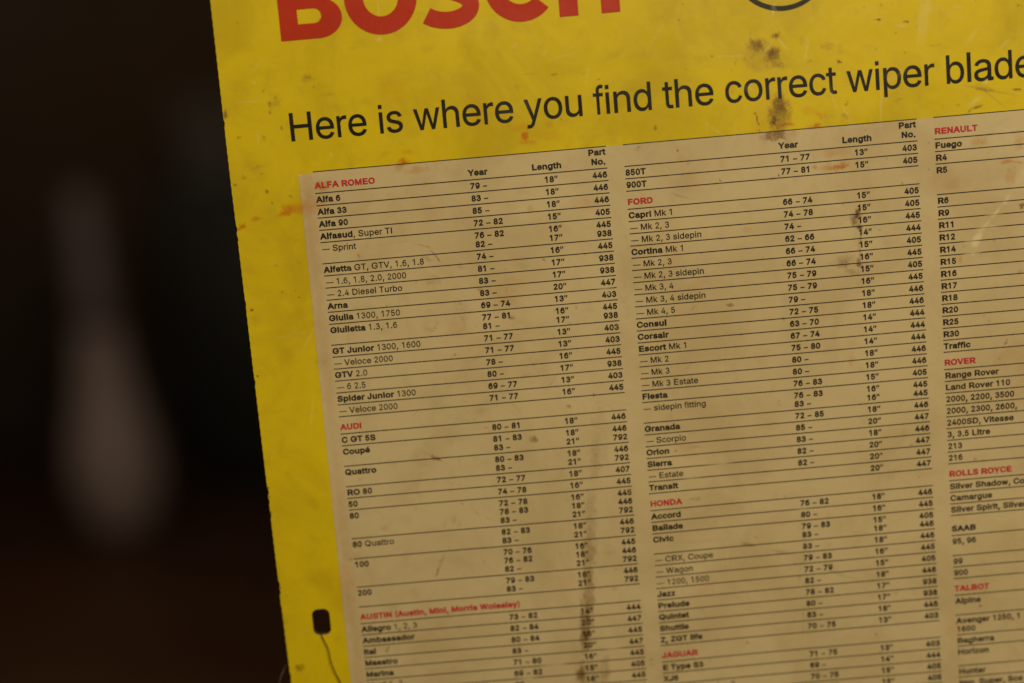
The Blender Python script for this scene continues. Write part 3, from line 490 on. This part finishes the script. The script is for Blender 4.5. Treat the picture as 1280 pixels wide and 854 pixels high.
def winding(pts, contours):
    w = np.zeros(len(pts), int)
    for c in contours:
        a, b = c, np.roll(c, -1, 0)
        for (x0, y0), (x1, y1) in zip(a, b):
            cr = (x1 - x0) * (pts[:, 1] - y0) - (pts[:, 0] - x0) * (y1 - y0)
            w += ((y0 <= pts[:, 1]) & (y1 > pts[:, 1]) & (cr > 0)).astype(int)
            w -= ((y0 > pts[:, 1]) & (y1 <= pts[:, 1]) & (cr < 0)).astype(int)
    return w


def fill(contours, extra=None):
    """triangles of the area inside closed outlines (non-zero rule)"""
    vs, es = [], []
    for c in contours:
        b = len(vs)
        vs += [Vector((float(x), float(y))) for x, y in c]
        es += [(b + i, b + (i + 1) % len(c)) for i in range(len(c))]
    v2, _, f2, *_ = geometry.delaunay_2d_cdt(vs, es, [], 0, 1e-6)
    V = np.array([(p.x, p.y) for p in v2])
    F = np.array([f for f in f2 if len(f) == 3], int)
    cen = V[F].mean(1)
    keep = winding(cen, contours) != 0
    F = F[keep]
    a, b, c = V[F[:, 0]], V[F[:, 1]], V[F[:, 2]]
    neg = ((b[:, 0] - a[:, 0]) * (c[:, 1] - a[:, 1]) - (b[:, 1] - a[:, 1]) * (c[:, 0] - a[:, 0])) < 0
    F[neg] = F[neg][:, ::-1]
    return V, F


_cache = {}


def glyph(ch, weight):
    """(vertices, triangles, width) in capital heights and ems"""
    key = (ch, weight)
    if key not in _cache:
        src = '\u2033' if ch == '"' else ch
        adv, cs = SHAPES[src]
        d = 66.0 * weight
        cs = [thicken(c, d) for c in cs] if d else cs
        V, F = fill(cs)
        if d and ch not in ',.-\u2013\u2014':
            V = V.copy()
            V[:, 1] = (V[:, 1] + d) * 1000 / (1000 + 2 * d)
        wr, wb = W_REG[ch], W_BOLD[ch]
        em = (wr + (wb - wr) * weight) / 1000.0
        full = em * 1000 / 0.718
        if ch in '\u2013\u2014':
            x0, x1 = V[:, 0].min(), V[:, 0].max()
            V = np.stack([(V[:, 0] - x0) / (x1 - x0) * full * 0.86 + full * 0.07, V[:, 1]], 1)
            V[:, 1] = 340 + (V[:, 1] - V[:, 1].mean()) * 0.75
        else:
            s = min(1.12, max(0.74, full / (adv + 0.8 * d)))
            V = np.stack([(V[:, 0] - adv / 2) * s + full / 2, V[:, 1]], 1)
        _cache[key] = (V / 1000.0, F, em)
    return _cache[key]


class Print:
    """one printed shape collected on the sheet"""

    def __init__(self):
        self.v, self.f, self.n = [], [], 0

    def tri(self, V, F):
        """V: (u, v) points with v down"""
        self.v.append(np.asarray(V, float))
        self.f.append(np.asarray(F, int) + self.n)
        self.n += len(V)

    def text(self, runs, u, v, em, cap, align='l', track=0.0):
        if isinstance(runs, str):
            runs = [(runs, 1.0)]
        pos, items = 0.0, []
        for s, w in runs:
            for ch in s:
                if ch == ' ':
                    pos += 0.278 * em + track
                    continue
                V, F, a = glyph(ch, w)
                items.append((pos, V, F))
                pos += a * em + track
        pos -= track
        x0 = u if align == 'l' else (u - pos if align == 'r' else u - pos / 2)
        kx = em * 0.718          # em width units to millimetres
        for p, V, F in items:
            # glyph x is in capital heights of the natural face
            self.tri(np.stack([x0 + p + V[:, 0] * kx, v - V[:, 1] * cap], 1), F)
        return pos

    def line(self, u0, u1, v, w, gaps=()):
        n = max(1, int((u1 - u0) / 4))
        us = np.linspace(u0, u1, n + 1)
        a = np.stack([us, np.full(n + 1, v - w / 2)], 1)
        b = np.stack([us, np.full(n + 1, v + w / 2)], 1)
        V = np.concatenate([a, b])
        i = np.arange(n)
        m = n + 1
        self.tri(V, np.concatenate([np.stack([i, i + 1, m + i + 1], 1), np.stack([i, m + i + 1, m + i], 1)]))

    def build(self, name, mat, parent, lift, label=None):
        V = np.concatenate(self.v)
        F = np.concatenate(self.f)
        # all triangles face the viewer (v points down, so swap where needed)
        a, b, c = V[F[:, 0]], V[F[:, 1]], V[F[:, 2]]
        cr = (b[:, 0] - a[:, 0]) * (c[:, 1] - a[:, 1]) - (b[:, 1] - a[:, 1]) * (c[:, 0] - a[:, 0])
        F = F.copy()
        F[cr > 0] = F[cr > 0][:, ::-1]
        me = mesh_np(name, plane_to_world(V[:, 0], V[:, 1], lift), F)
        add_marks(me, V[:, 0], V[:, 1])
        o = link(name, me, mat, parent)
        if label: o['label'] = label
        return o

# ------------------------------------------------------------------ the room behind (out of focus)


def box_arrays(x0, x1, y0, y1, z0, z1):
    v = [(x0, y0, z0), (x1, y0, z0), (x1, y1, z0), (x0, y1, z0), (x0, y0, z1), (x1, y0, z1), (x1, y1, z1), (x0, y1, z1)]
    f = [(0, 3, 2, 1), (4, 5, 6, 7), (0, 1, 5, 4), (1, 2, 6, 5), (2, 3, 7, 6), (3, 0, 4, 7)]
    return v, f


def box(name, dims, mat, parent=None, bevel=0.0):
    v, f = box_arrays(*dims)
    me = mesh_np(name, v, f)
    o = link(name, me, mat, parent)
    if bevel:
        b = o.modifiers.new('bevel', 'BEVEL')
        b.width = bevel
        b.segments = 2
    return o


def empty(name, loc):
    o = bpy.data.objects.new(name, None)
    COL.objects.link(o)
    o.empty_display_size = 0.05
    o.location = loc
    return o


def lathe(name, profile, centre, mat, parent, seg=48):
    pr = np.array(profile)
    a = np.linspace(0, 2 * math.pi, seg, endpoint=False)
    n = len(pr)
    V = np.zeros((n, seg, 3))
    V[:, :, 0] = centre[0] + pr[:, :1] * np.cos(a)
    V[:, :, 1] = centre[1] + pr[:, :1] * np.sin(a)
    V[:, :, 2] = centre[2] + pr[:, 1:2]
    i, j = np.meshgrid(np.arange(n - 1), np.arange(seg), indexing='ij')
    j2 = (j + 1) % seg
    F = np.stack([i * seg + j, i * seg + j2, (i + 1) * seg + j2, (i + 1) * seg + j], -1).reshape(-1, 4)
    return link(name, mesh_np(name, V.reshape(-1, 3), F, True), mat, parent)


tag(box('back_wall', (-6.0, 3.0, 5.0, 5.1, -1.02, 2.4), M_WALL), kind='structure')
tag(box('floor', (-6.0, 3.0, -3.0, 5.0, -1.12, -1.02), M_FLOOR), kind='structure')

VX, VY, VZ = -1.12, 3.5, -1.02
vessel = tag(empty('floor_vessel', (VX, VY, VZ)), 'blurred pale grey vessel narrowing upwards to a long neck, standing on the brown floor', 'vessel')
lathe('vessel_body', [(0.0, 0.002), (0.060, 0.002), (0.080, 0.015), (0.110, 0.08), (0.128, 0.17), (0.124, 0.25), (0.106, 0.34), (0.082, 0.43), (0.068, 0.52), (0.058, 0.60), (0.0, 0.60)], (VX, VY, VZ), M_VESSEL, vessel)
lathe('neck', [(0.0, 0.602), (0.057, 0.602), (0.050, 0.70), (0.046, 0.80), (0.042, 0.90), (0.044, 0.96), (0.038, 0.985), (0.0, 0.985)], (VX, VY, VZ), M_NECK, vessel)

cab = tag(empty('cabinet', (-0.50, 4.2, VZ)), 'near black cabinet on the floor, half hidden behind the left edge of the sign', 'cabinet')
box('cabinet_body', (-1.02, 0.02, 3.95, 4.4, -0.96, -0.06), M_CABINET, cab, 0.01)
box('plinth', (-0.99, -0.01, 3.99, 4.38, -1.018, -0.962), M_CABINET, cab, 0.005)
for x0, x1, hx in ((-1.01, -0.505, -0.56), (-0.495, 0.01, -0.44)):
    door = box('door', (x0, x1, 3.925, 3.948, -0.95, -0.07), M_CABINET, cab, 0.006)
    box('handle', (hx - 0.01, hx + 0.01, 3.89, 3.923, -0.56, -0.42), M_WIRE, door, 0.004)

crate = tag(empty('storage_box', (-0.75, 4.15, -0.058)), 'dull grey box lying on top of the dark cabinet beside the sign', 'box')
box('box_base', (-0.95, -0.55, 4.0, 4.3, -0.058, 0.16), M_BOX, crate, 0.006)
box('box_lid', (-0.957, -0.543, 3.993, 4.307, 0.162, 0.225), M_BOX, crate, 0.006)

# ------------------------------------------------------------------ the sign: board with its slotted hole
U_R, V_T, V_B = 364.0, -104.0, 302.0
sign = tag(empty('parts_chart_sign', (0.167, 0.001, -V_B * 0.001)),
           'worn yellow sign board with a cream wiper blade table, red lettering and rust stains', 'sign')


def left_edge(v):
    """ragged left edge of the sheet"""
    v = np.asarray(v, float)
    base = np.interp(v, [-104, -64, 0, 80, 154, 192, 302], [-29.6, -29.85, -30.1, -29.65, -29.25, -28.9, -28.3])
    chips = sum(a * np.exp(-((v - c) / w) ** 2) for c, w, a in ((-20, 1.2, .25), (18, 1.0, .3), (22, .8, .2), (46, 1.5, .2), (75, 1, .25), (117, 1.2, .4), (121, .8, .3), (126, 1.0, .3), (153, 1.0, .4), (156, .9, .35), (160, 2.5, -.15), (190, 1.2, .25)))
    return base + chips + 0.05 * np.sin(v * 2.1) + 0.04 * np.sin(v * 5.3 + 1)


HOLE_C, HOLE_W, HOLE_H, HOLE_R = (-14.72, 169.2), 3.38, 5.1, 2.35
WIN = (-22.0, -8.0, 160.0, 179.0)     # grid cells left open around the hole


def hole_outline(grow=0.0, n=9):
    pts = []
    w, h, r = HOLE_W + grow, HOLE_H + grow, HOLE_R + grow
    for cx, cy, a0 in ((w - r, h - r, 0), (-(w - r), h - r, 90), (-(w - r), -(h - r), 180), (w - r, -(h - r), 270)):
        for k in range(n):
            a = math.radians(a0 + 90 * k / (n - 1))
            pts.append((HOLE_C[0] + cx + r * math.cos(a), HOLE_C[1] + cy + r * math.sin(a)))
    return np.array(pts)


def sheet_grid(us, vs, edge=False, window=None):
    nu, nv = len(us), len(vs)
    U, Vv = np.meshgrid(us, vs)
    if edge:
        le = left_edge(Vv)
        k = np.clip(1 - (U - us[0]) / 5.0, 0, 1)
        U = U + k * (le - us[0])
    i, j = np.meshgrid(np.arange(nv - 1), np.arange(nu - 1), indexing='ij')
    keep = np.ones_like(i, bool)
    if window:
        cu = (us[:-1] + us[1:]) / 2
        cv = (vs[:-1] + vs[1:]) / 2
        keep = ~((cu[j] > window[0]) & (cu[j] < window[1]) & (cv[i] > window[2]) & (cv[i] < window[3]))
    F = np.stack([i * nu + j, (i + 1) * nu + j, (i + 1) * nu + j + 1, i * nu + j + 1], -1)[keep]
    return U.ravel(), Vv.ravel(), F.reshape(-1, 4)


def steps(*knots):
    """knots: start, (end, step), ..."""
    out = [knots[0]]
    for e, s in knots[1:]:
        n = max(1, int(round((e - out[-1]) / s)))
        out += list(np.linspace(out[-1], e, n + 1)[1:])
    return np.array(out)


def quads_to_tris(F):
    return np.concatenate([F[:, [0, 1, 2]], F[:, [0, 2, 3]]])


# front face
us = steps(-30.0, (262, 0.5), (U_R, 3.0))
vs = steps(V_T, (-74, 3.0), (218, 0.5), (V_B, 3.0))
bu, bv, bf = sheet_grid(us, vs, True, WIN)
verts = [plane_to_world(bu, bv, 0.0)]
tris = [quads_to_tris(bf)]
mu, mv = [bu], [bv]
count = len(bu)
# patch around the hole
wu = us[(us > WIN[0] - .01) & (us < WIN[1] + .01)]
wv = vs[(vs > WIN[2] - .01) & (vs < WIN[3] + .01)]
ring = [(u, WIN[2]) for u in wu[:-1]] + [(WIN[1], v) for v in wv[:-1]] + [(u, WIN[3]) for u in wu[:0:-1]] + [(WIN[0], v) for v in wv[:0:-1]]
PV, PF = fill([np.array(ring), hole_outline()[::-1]])
cen = PV[PF].mean(1)
ho = [hole_outline()]
PF = PF[winding(cen, ho) == 0]
verts.append(plane_to_world(PV[:, 0], PV[:, 1], 0.0))
# fill() makes counter-clockwise triangles in (u, v-down); flip so that they face the viewer
tris.append(PF[:, ::-1] + count)
mu.append(PV[:, 0]); mv.append(PV[:, 1])
count += len(PV)


def strip(loop, lift0, lift1, flip):
    """wall between two copies of a closed outline"""
    global count
    L = np.asarray(loop)
    n = len(L)
    verts.append(plane_to_world(L[:, 0], L[:, 1], lift0)); mu.append(L[:, 0]); mv.append(L[:, 1])
    verts.append(plane_to_world(L[:, 0], L[:, 1], lift1)); mu.append(L[:, 0]); mv.append(L[:, 1])
    i = np.arange(n)
    k = (i + 1) % n
    q = np.stack([count + i, count + k, count + n + k, count + n + i], 1)
    if flip: q = q[:, ::-1]
    tris.append(quads_to_tris(q))
    count += 2 * n


n_front = sum(len(t) for t in tris)
THICK = 2.2
strip(hole_outline(), 0.0, -THICK, True)
vv = steps(V_T, (V_B, 1.0))
outer = [(float(left_edge(v)), v) for v in vv] + [(u, V_B) for u in np.linspace(-28, U_R, 60)] + [(U_R, v) for v in np.linspace(V_B, V_T, 60)[1:]] + [(u, V_T) for u in np.linspace(U_R, -29, 60)[1:]]
strip(outer, 0.0, -THICK, True)
# back face
ku = steps(-30.0, (-22, 4), (-8, 1.0), (U_R, 6.0))
kv = steps(V_T, (160, 6.0), (179, 1.0), (V_B, 6.0))
ru, rv, rf = sheet_grid(ku, kv, True, WIN)
verts.append(plane_to_world(ru, rv, -THICK)); mu.append(ru); mv.append(rv)
tris.append(quads_to_tris(rf[:, ::-1]) + count)
count += len(ru)
wu2, wv2 = ku[(ku > WIN[0] - .01) & (ku < WIN[1] + .01)], kv[(kv > WIN[2] - .01) & (kv < WIN[3] + .01)]
ring2 = [(u, WIN[2]) for u in wu2[:-1]] + [(WIN[1], v) for v in wv2[:-1]] + [(u, WIN[3]) for u in wu2[:0:-1]] + [(WIN[0], v) for v in wv2[:0:-1]]
PV, PF = fill([np.array(ring2), hole_outline()[::-1]])
PF = PF[winding(PV[PF].mean(1), ho) == 0]
verts.append(plane_to_world(PV[:, 0], PV[:, 1], -THICK)); mu.append(PV[:, 0]); mv.append(PV[:, 1])
tris.append(PF + count)
count += len(PV)

T = np.concatenate(tris)
board_me = mesh_np('board', np.concatenate(verts), T)
sm = np.zeros(len(T), bool); sm[:n_front] = True
board_me.polygons.foreach_set('use_smooth', sm)
mi = np.ones(len(T), np.int32); mi[:n_front] = 0
add_marks(board_me, np.concatenate(mu), np.concatenate(mv))
board = link('board', board_me, [M_YELLOW, M_CORE], sign)
board_me.polygons.foreach_set('material_index', mi)

# ------------------------------------------------------------------ cream table area
PITCH, WID, H = 113.0, 106.83, 4.50076
HEADER = 7.8695
DBL, TRP, HDG = 1.7358, 2.4707, 1.4609
SUB = 0.7354
pu = steps(-5.8, (262, 0.5), (2 * PITCH + WID + 5.5, 3.0))
pv = steps(0.15, (218, 0.5), (286, 3.0))
qu, qv, qf = sheet_grid(pu, pv)
qu = np.where(qu < -5.7, -5.35 - 0.0035 * qv, qu)
qv = np.where(qv < 0.2, np.interp(qu, [-5.5, -0.5, 1.0], [0.68, 0.55, 0.1]), qv)
panel_me = mesh_np('table_panel', plane_to_world(qu, qv, 0.09), quads_to_tris(qf), True)
add_marks(panel_me, qu, qv)
panel = link('table_panel', panel_me, M_CREAM, sign)

# ------------------------------------------------------------------ the table: name, years, lengths, part numbers
# rows: name | years | lengths | numbers ; '#' starts a heading, '*' the bold part of a name ends at '~'
COL_A = """
Alfa 6~|79 –|18|446
Alfa 33~|83 –|18|446
Alfa 90~|85 –|18|446
Alfasud~, Super TI|72 – 82|15|405
~— Sprint|76 – 82/82 –|16/17|445/938
Alfetta~ GT, GTV, 1.6, 1.8|74 –|16|445
~— 1.6, 1.8, 2.0, 2000|81 –|17|938
~— 2.4 Diesel Turbo|83 –|17|938
Arna~|83 –|20|447
Giulia~ 1300, 1750|69 – 74|13|403
Giulietta~ 1.3, 1.6|77 – 81/81 –|16/17|445/938
GT Junior~ 1300, 1600|71 – 77|13|403
~— Veloce 2000|71 – 77|13|403
GTV~ 2.0|78 –|16|445
~— 6 2.5|80 –|17|938
Spider Junior~ 1300|69 – 77|13|403
~— Veloce 2000|71 – 77|16|445
#AUDI
C GT 5S~|80 – 81|18|446
Coupé~|81 – 83/83 –|18/21|446/792
Quattro~|80 – 83/83 –|18/21|446/792
RO 80~|72 – 77|18|407
50~|74 – 78|16|445
80~|72 – 78/78 – 83/83 –|16/18/21|445/446/792
80~ Quattro|82 – 83/83 –|18/21|446/792
100~|70 – 76/76 – 82/82 –|16/18/21|445/446/792
200~|79 – 83/83 –|18/21|446/792
#AUSTIN (Austin, Mini, Morris Wolseley)
Allegro~ 1, 2, 3|73 – 82|14|444
Ambassador~|82 – 84|20|447
Ital~|80 – 84|16|445
Maestro~|83 –|20|447
Marina~|71 – 80|16|445
Maxi~ 1, 2|69 – 82|15|405
|80 –|16|445
||| 400
-
-
-
"""
COL_B = """
850T~|71 – 77|13|403
900T~|77 – 81|15|405
#FORD
Capri~ Mk 1|66 – 74|15|405
~— Mk 2, 3|74 – 78|15|405
~— Mk 2, 3 sidepin|74 –|16|445
Cortina~ Mk 1|62 – 66|14|444
~— Mk 2, 3|66 – 74|15|405
~— Mk 2, 3 sidepin|66 – 74|16|445
~— Mk 3, 4|75 – 79|15|405
~— Mk 3, 4 sidepin|75 – 79|16|445
~— Mk 4, 5|79 –|18|446
Consul~|72 – 75|18|446
Corsair~|63 – 70|14|444
Escort~ Mk 1|67 – 74|14|444
~— Mk 2|75 – 80|14|444
~— Mk 3|80 –|18|446
~— Mk 3 Estate|80 –|18|446
Fiesta~|76 – 83|15|405
~— sidepin fitting|76 – 83/83 –|16/16|445/445
Granada~|72 – 85|18|446
~— Scorpio|85 –|20|447
Orion~|83 –|18|446
Sierra~|82 –|20|447
~— Estate|82 –|20|447
Transit~||20|447
#HONDA
Accord~|76 – 82|18|446
Ballade~|80 –|16|445
Civic~|79 – 83/83 –|15/18|405/446
~— CRX, Coupe|83 –|18|446
~— Wagon|79 – 83|16|445
~— 1200, 1500|72 – 79|15|405
Jazz~|82 –|18|446
Prelude~|78 – 82|17|938
Quintet~|80 –|17|938
Shuttle~|83 –|18|446
Z, ZGT life~|70 – 75|13|403
#JAGUAR
E Type S3~|71 – 75|13|403
XJ6~|69 –|14|444
~           series 1 + 2|70 – 75|15|405
|72 – 78|15|405
||| 445
-
-
-
"""
COL_C = """
Fuego~|||
R4~|||
R5~|3||
R6~|||
R9~|||
R11~|||
R12~|||
R14~|||
R15~|||
R16~|||
R17~|||
R18~|||
R20~|||
R25~|||
R30~|||
Traffic~|||
#ROVER
^Range Rover|||
^Land Rover 110|||
^2000, 2200, 3500|||
^2000, 2300, 2600,|||
^2400SD, Vitesse|||
^3, 3.5 Litre|||
^213|||
^216|||
#ROLLS ROYCE
^Silver Shadow, Co|||
^Camargue|||
^Silver Spirit, Silver|||
$SAAB
^95, 96|2||
^99|||
^900|||
#TALBOT
^Alpine|2||
^Avenger 1250, 1|2||
^Bagherra|||
^Horizon|2||
^Hunter|||
^Imp, Super, Sce|||
-
-
-
-
"""
EM, CAP = 3.29, 2.24
RULE = 0.34
INK_LIFT, RULE_LIFT = 0.20, 0.17


def table_column(index, text, heading):
    u0 = index * PITCH
    names, years, lengths, numbers, rules, tops = Print(), Print(), Print(), Print(), Print(), Print()
    heads = []
    rules.line(u0, u0 + WID, 0.0, 0.30)
    rules.line(u0, u0 + WID, HEADER, RULE)
    top_base = HEADER - 1.45
    tops.text('Year', u0 + 56.1, top_base, EM, CAP)
    tops.text('Length', u0 + 79.3, top_base, EM, CAP)
    tops.text('No.', u0 + 106.3, top_base, EM, CAP, 'r')
    tops.text('Part', u0 + 106.5, top_base - 3.45, EM, CAP, 'r')
    if heading:
        h = Print()
        h.text(heading, u0 + 0.1, HEADER - 1.75, EM, CAP)
        heads.append(h)
    v = HEADER
    base = 0.75
    for row in text.strip('\n').split('\n'):
        if row[0] in '#$':
            tall = HDG if row[0] == '#' else DBL
            h = Print()
            h.text(row[1:], u0 + 0.1, v + (tall - 0.34) * H, EM, CAP)
            heads.append((h, row[0]) if row[0] == '$' else h)
            v += tall * H
        elif row == '-':
            v += H
        else:
            nm, yr, ln, no = row.split('|')
            k = 1
            if yr in ('2', '3'):
                k, yr = int(yr), ''
            yrs, lns, nos = [s.split('/') if s.strip() else [] for s in (yr, ln, no)]
            k = max(k, len(yrs), len(nos))
            b = v + base * H
            if nm:
                if nm[0] == '^':
                    names.text([(nm[1:], 0.75)], u0 + 0.15, b, EM, CAP)
                    if nm.startswith('^Avenger'):
                        names.text([('1600', 0.75)], u0 + 0.15, b + SUB * H, EM, CAP)
                else:
                    bold, light = nm.split('~')
                    if light.startswith('\u2014'):
                        names.text([('\u2014', 0.3)], u0 + 0.15, b, EM, CAP)
                        names.text([(light[2:], 0.32)], u0 + 4.1, b, EM * 0.985, CAP)
                    else:
                        names.text([(bold, 1.0), (light, 0.32)], u0 + 0.1, b, EM, CAP)
            for i, s in enumerate(yrs):
                runs = []
                for part in s.split('–'):
                    runs += [(part, 1.05), ('–', 0.8)]
                years.text(runs[:-1], u0 + 56.45, b + i * SUB * H, EM, CAP)
            for i, s in enumerate(lns):
                lengths.text([(s, 1.0), ('"', 0.5)], u0 + 83.55, b + i * SUB * H, EM, CAP)
            for i, s in enumerate(nos):
                numbers.text([(s.strip(), 1.0)], u0 + 106.6, b + i * SUB * H, EM, CAP, 'r')
            v += (1.0, DBL, TRP)[k - 1] * H
        rules.line(u0, u0 + WID, v, RULE)
    col = names.build('table_column', M_TEXT, sign, INK_LIFT)
    rules.build('ruled_lines', M_TEXT, col, RULE_LIFT)
    tops.build('column_titles', M_TEXT, col, INK_LIFT)
    for p, nm in ((years, 'year_figures'), (lengths, 'length_figures'), (numbers, 'part_numbers')):
        if p.n:
            p.build(nm, M_TEXT, col, INK_LIFT)
    for h in heads:
        if isinstance(h, tuple):
            h[0].build('make_heading', M_TEXT, col, INK_LIFT, 'black make heading in the third column')
        else:
            h.build('make_heading', M_HEAD, col, INK_LIFT)
    return col


table_column(0, COL_A, 'ALFA ROMEO')
table_column(1, COL_B, None)
table_column(2, COL_C, 'RENAULT')

# ------------------------------------------------------------------ headline and the big lettering above it
hl = Print()
hl.text([('Here is where you find the correct wiper blade', 0.13)], -7.6, -11.55, 14.07, 10.15, track=-0.395)
hl.build('headline', M_BLACK, sign, 0.12)


def arc(cx, cy, rx, ry, a0, a1, n=40):
    return [(cx + rx * math.cos(math.radians(a0 + (a1 - a0) * i / n)), cy + ry * math.sin(math.radians(a0 + (a1 - a0) * i / n))) for i in range(n + 1)]


def logo_letter(loops):
    """outlines in sheet millimetres, v down; the first is the outside, the rest are openings"""
    V, F = fill([np.array(l) for l in loops[:1]] if len(loops) == 1 else [np.array(l) for l in loops])
    if len(loops) > 1:
        cen = V[F].mean(1)
        out = np.ones(len(F), bool)
        for l in loops[1:]:
            out &= winding(cen, [np.array(l)]) == 0
        F = F[out]
    p = Print()
    p.tri(V, F)
    return p


BASE, TOP = -47.15, -72.0
# B
b_out = [(-6.2, BASE), (-6.2, TOP)] + [(6.5, TOP)] + arc(6.8, -65.6, 7.2, 6.4, -90, 62, 24) + arc(7.6, -54.3, 8.75, 7.15, -62, 90, 30)
b_low = [(0.4, -52.6), (0.4, -57.75), (6.0, -57.75)] + arc(6.3, -55.17, 2.65, 2.58, -90, 90, 16)
b_up = [(0.4, -63.0), (0.4, -66.6), (5.0, -66.6)] + arc(5.3, -64.8, 2.0, 1.8, -90, 90, 14)
# O
o_out = arc(30.6, -59.6, 13.0, 13.15, 0, 360, 72)[:-1]
o_in = arc(30.65, -59.6, 6.25, 6.75, 0, 360, 56)[:-1]
# S drawn as a band along its spine
spine = arc(54.9, -65.7, 7.6, 4.0, -30, -180, 24) + arc(55.2, -65.2, 7.9, 3.9, 180, 120, 8)[1:] + [(54.8, -60.2)] + arc(54.2, -54.3, 8.6, 4.85, -62, 90, 26) + arc(54.6, -54.3, 9.6, 4.85, 90, 148, 12)[1:]


def band(path, w):
    P = np.array(path, float)
    # resample and smooth the spine
    d = np.r_[0, np.cumsum(np.hypot(*np.diff(P, axis=0).T))]
    t = np.linspace(0, d[-1], 90)
    P = np.stack([np.interp(t, d, P[:, 0]), np.interp(t, d, P[:, 1])], 1)
    for _ in range(6):
        P[1:-1] = (P[:-2] + 2 * P[1:-1] + P[2:]) / 4
    g = np.gradient(P, axis=0)
    g /= np.hypot(*g.T)[:, None]
    n = np.stack([-g[:, 1], g[:, 0]], 1) * w / 2
    return [tuple(p) for p in np.concatenate([P + n, (P - n)[::-1]])]


s_out = band(spine, 5.95)
# C
c_out = arc(80.7, -59.6, 12.9, 12.9, 42, 318, 60) + arc(80.7, -59.6, 6.5, 6.7, 318, 42, 50)
# H
h_out = [(94.0, BASE), (94.0, TOP), (100.75, TOP), (100.75, -62.6), (109.05, -62.6), (109.05, TOP), (115.75, TOP), (115.75, BASE), (109.05, BASE), (109.05, -56.4), (100.75, -56.4), (100.75, BASE)]
for loops in ([b_out, b_low, b_up], [o_out, o_in], [s_out], [c_out], [h_out]):
    logo_letter(loops).build('logo_letter', M_RED, sign, 0.12)

ring_p = logo_letter([arc(174.1, -60.5, 18.1, 18.1, 0, 360, 90)[:-1], arc(174.1, -60.5, 16.35, 16.35, 0, 360, 80)[:-1]])
for x in (167.4, 177.6):
    ring_p.tri([(x, -70.5), (x + 3.2, -70.5), (x + 3.2, -50.5), (x, -50.5)], [(0, 1, 2), (0, 2, 3)])
ring_p.tri([(170.6, -62.0), (177.6, -62.0), (177.6, -59.0), (170.6, -59.0)], [(0, 1, 2), (0, 2, 3)])
ring_p.build('round_emblem', M_BLACK, sign, 0.12)

# ------------------------------------------------------------------ the thin wire threaded through the slot


def tube(name, pts, rad, mat, parent=None, seg=10):
    P = np.array(pts, float)
    # Catmull-Rom resample
    Q = []
    E = np.vstack([2 * P[0] - P[1], P, 2 * P[-1] - P[-2]])
    for i in range(1, len(E) - 2):
        for t in np.linspace(0, 1, 12, endpoint=False):
            a, b, c, d = E[i - 1], E[i], E[i + 1], E[i + 2]
            Q.append(0.5 * (2 * b + (c - a) * t + (2 * a - 5 * b + 4 * c - d) * t * t + (3 * b - a - 3 * c + d) * t ** 3))
    Q.append(P[-1])
    Q = np.array(Q)
    T = np.gradient(Q, axis=0)
    T /= np.linalg.norm(T, axis=1)[:, None]
    ref = np.array([0.31, 0.83, 0.46])
    A = np.cross(T, ref); A /= np.linalg.norm(A, axis=1)[:, None]
    B = np.cross(T, A)
    ang = np.linspace(0, 2 * math.pi, seg, endpoint=False)
    V = Q[:, None, :] + rad * (A[:, None, :] * np.cos(ang)[None, :, None] + B[:, None, :] * np.sin(ang)[None, :, None])
    i, j = np.meshgrid(np.arange(len(Q) - 1), np.arange(seg), indexing='ij')
    j2 = (j + 1) % seg
    F = np.stack([i * seg + j, i * seg + j2, (i + 1) * seg + j2, (i + 1) * seg + j], -1).reshape(-1, 4)
    return link(name, mesh_np(name, V.reshape(-1, 3), F, True), mat, parent)


def sp(u, v, lift):
    return (u * .001, float(warp(u, v)) * .001 - lift * .001, -v * .001)


wire = tube('wire', [sp(-33.5, 228, 8), sp(-34.6, 206, 4), sp(-33.6, 193, 1), sp(-31.0, 187.0, -4), sp(-28.0, 184.0, -7), sp(-22, 179, -8), sp(-17, 174.8, -5), sp(-15.6, 174.2, -1.2),
                     sp(-15.1, 174.35, 0.7), sp(-14.3, 176.3, 1.0), sp(-13.1, 179.8, 1.2), sp(-12.6, 184.6, 1.2), sp(-11.6, 188.6, 1.1), sp(-9.6, 194.2, 1.0), sp(-7.0, 201, 2.6), sp(-5.5, 214, 3.0), sp(-7.5, 234, 6)],
            0.00017, M_WIRE)
tag(wire, 'thin dull steel wire threaded through the slot at the lower left of the sign', 'wire')
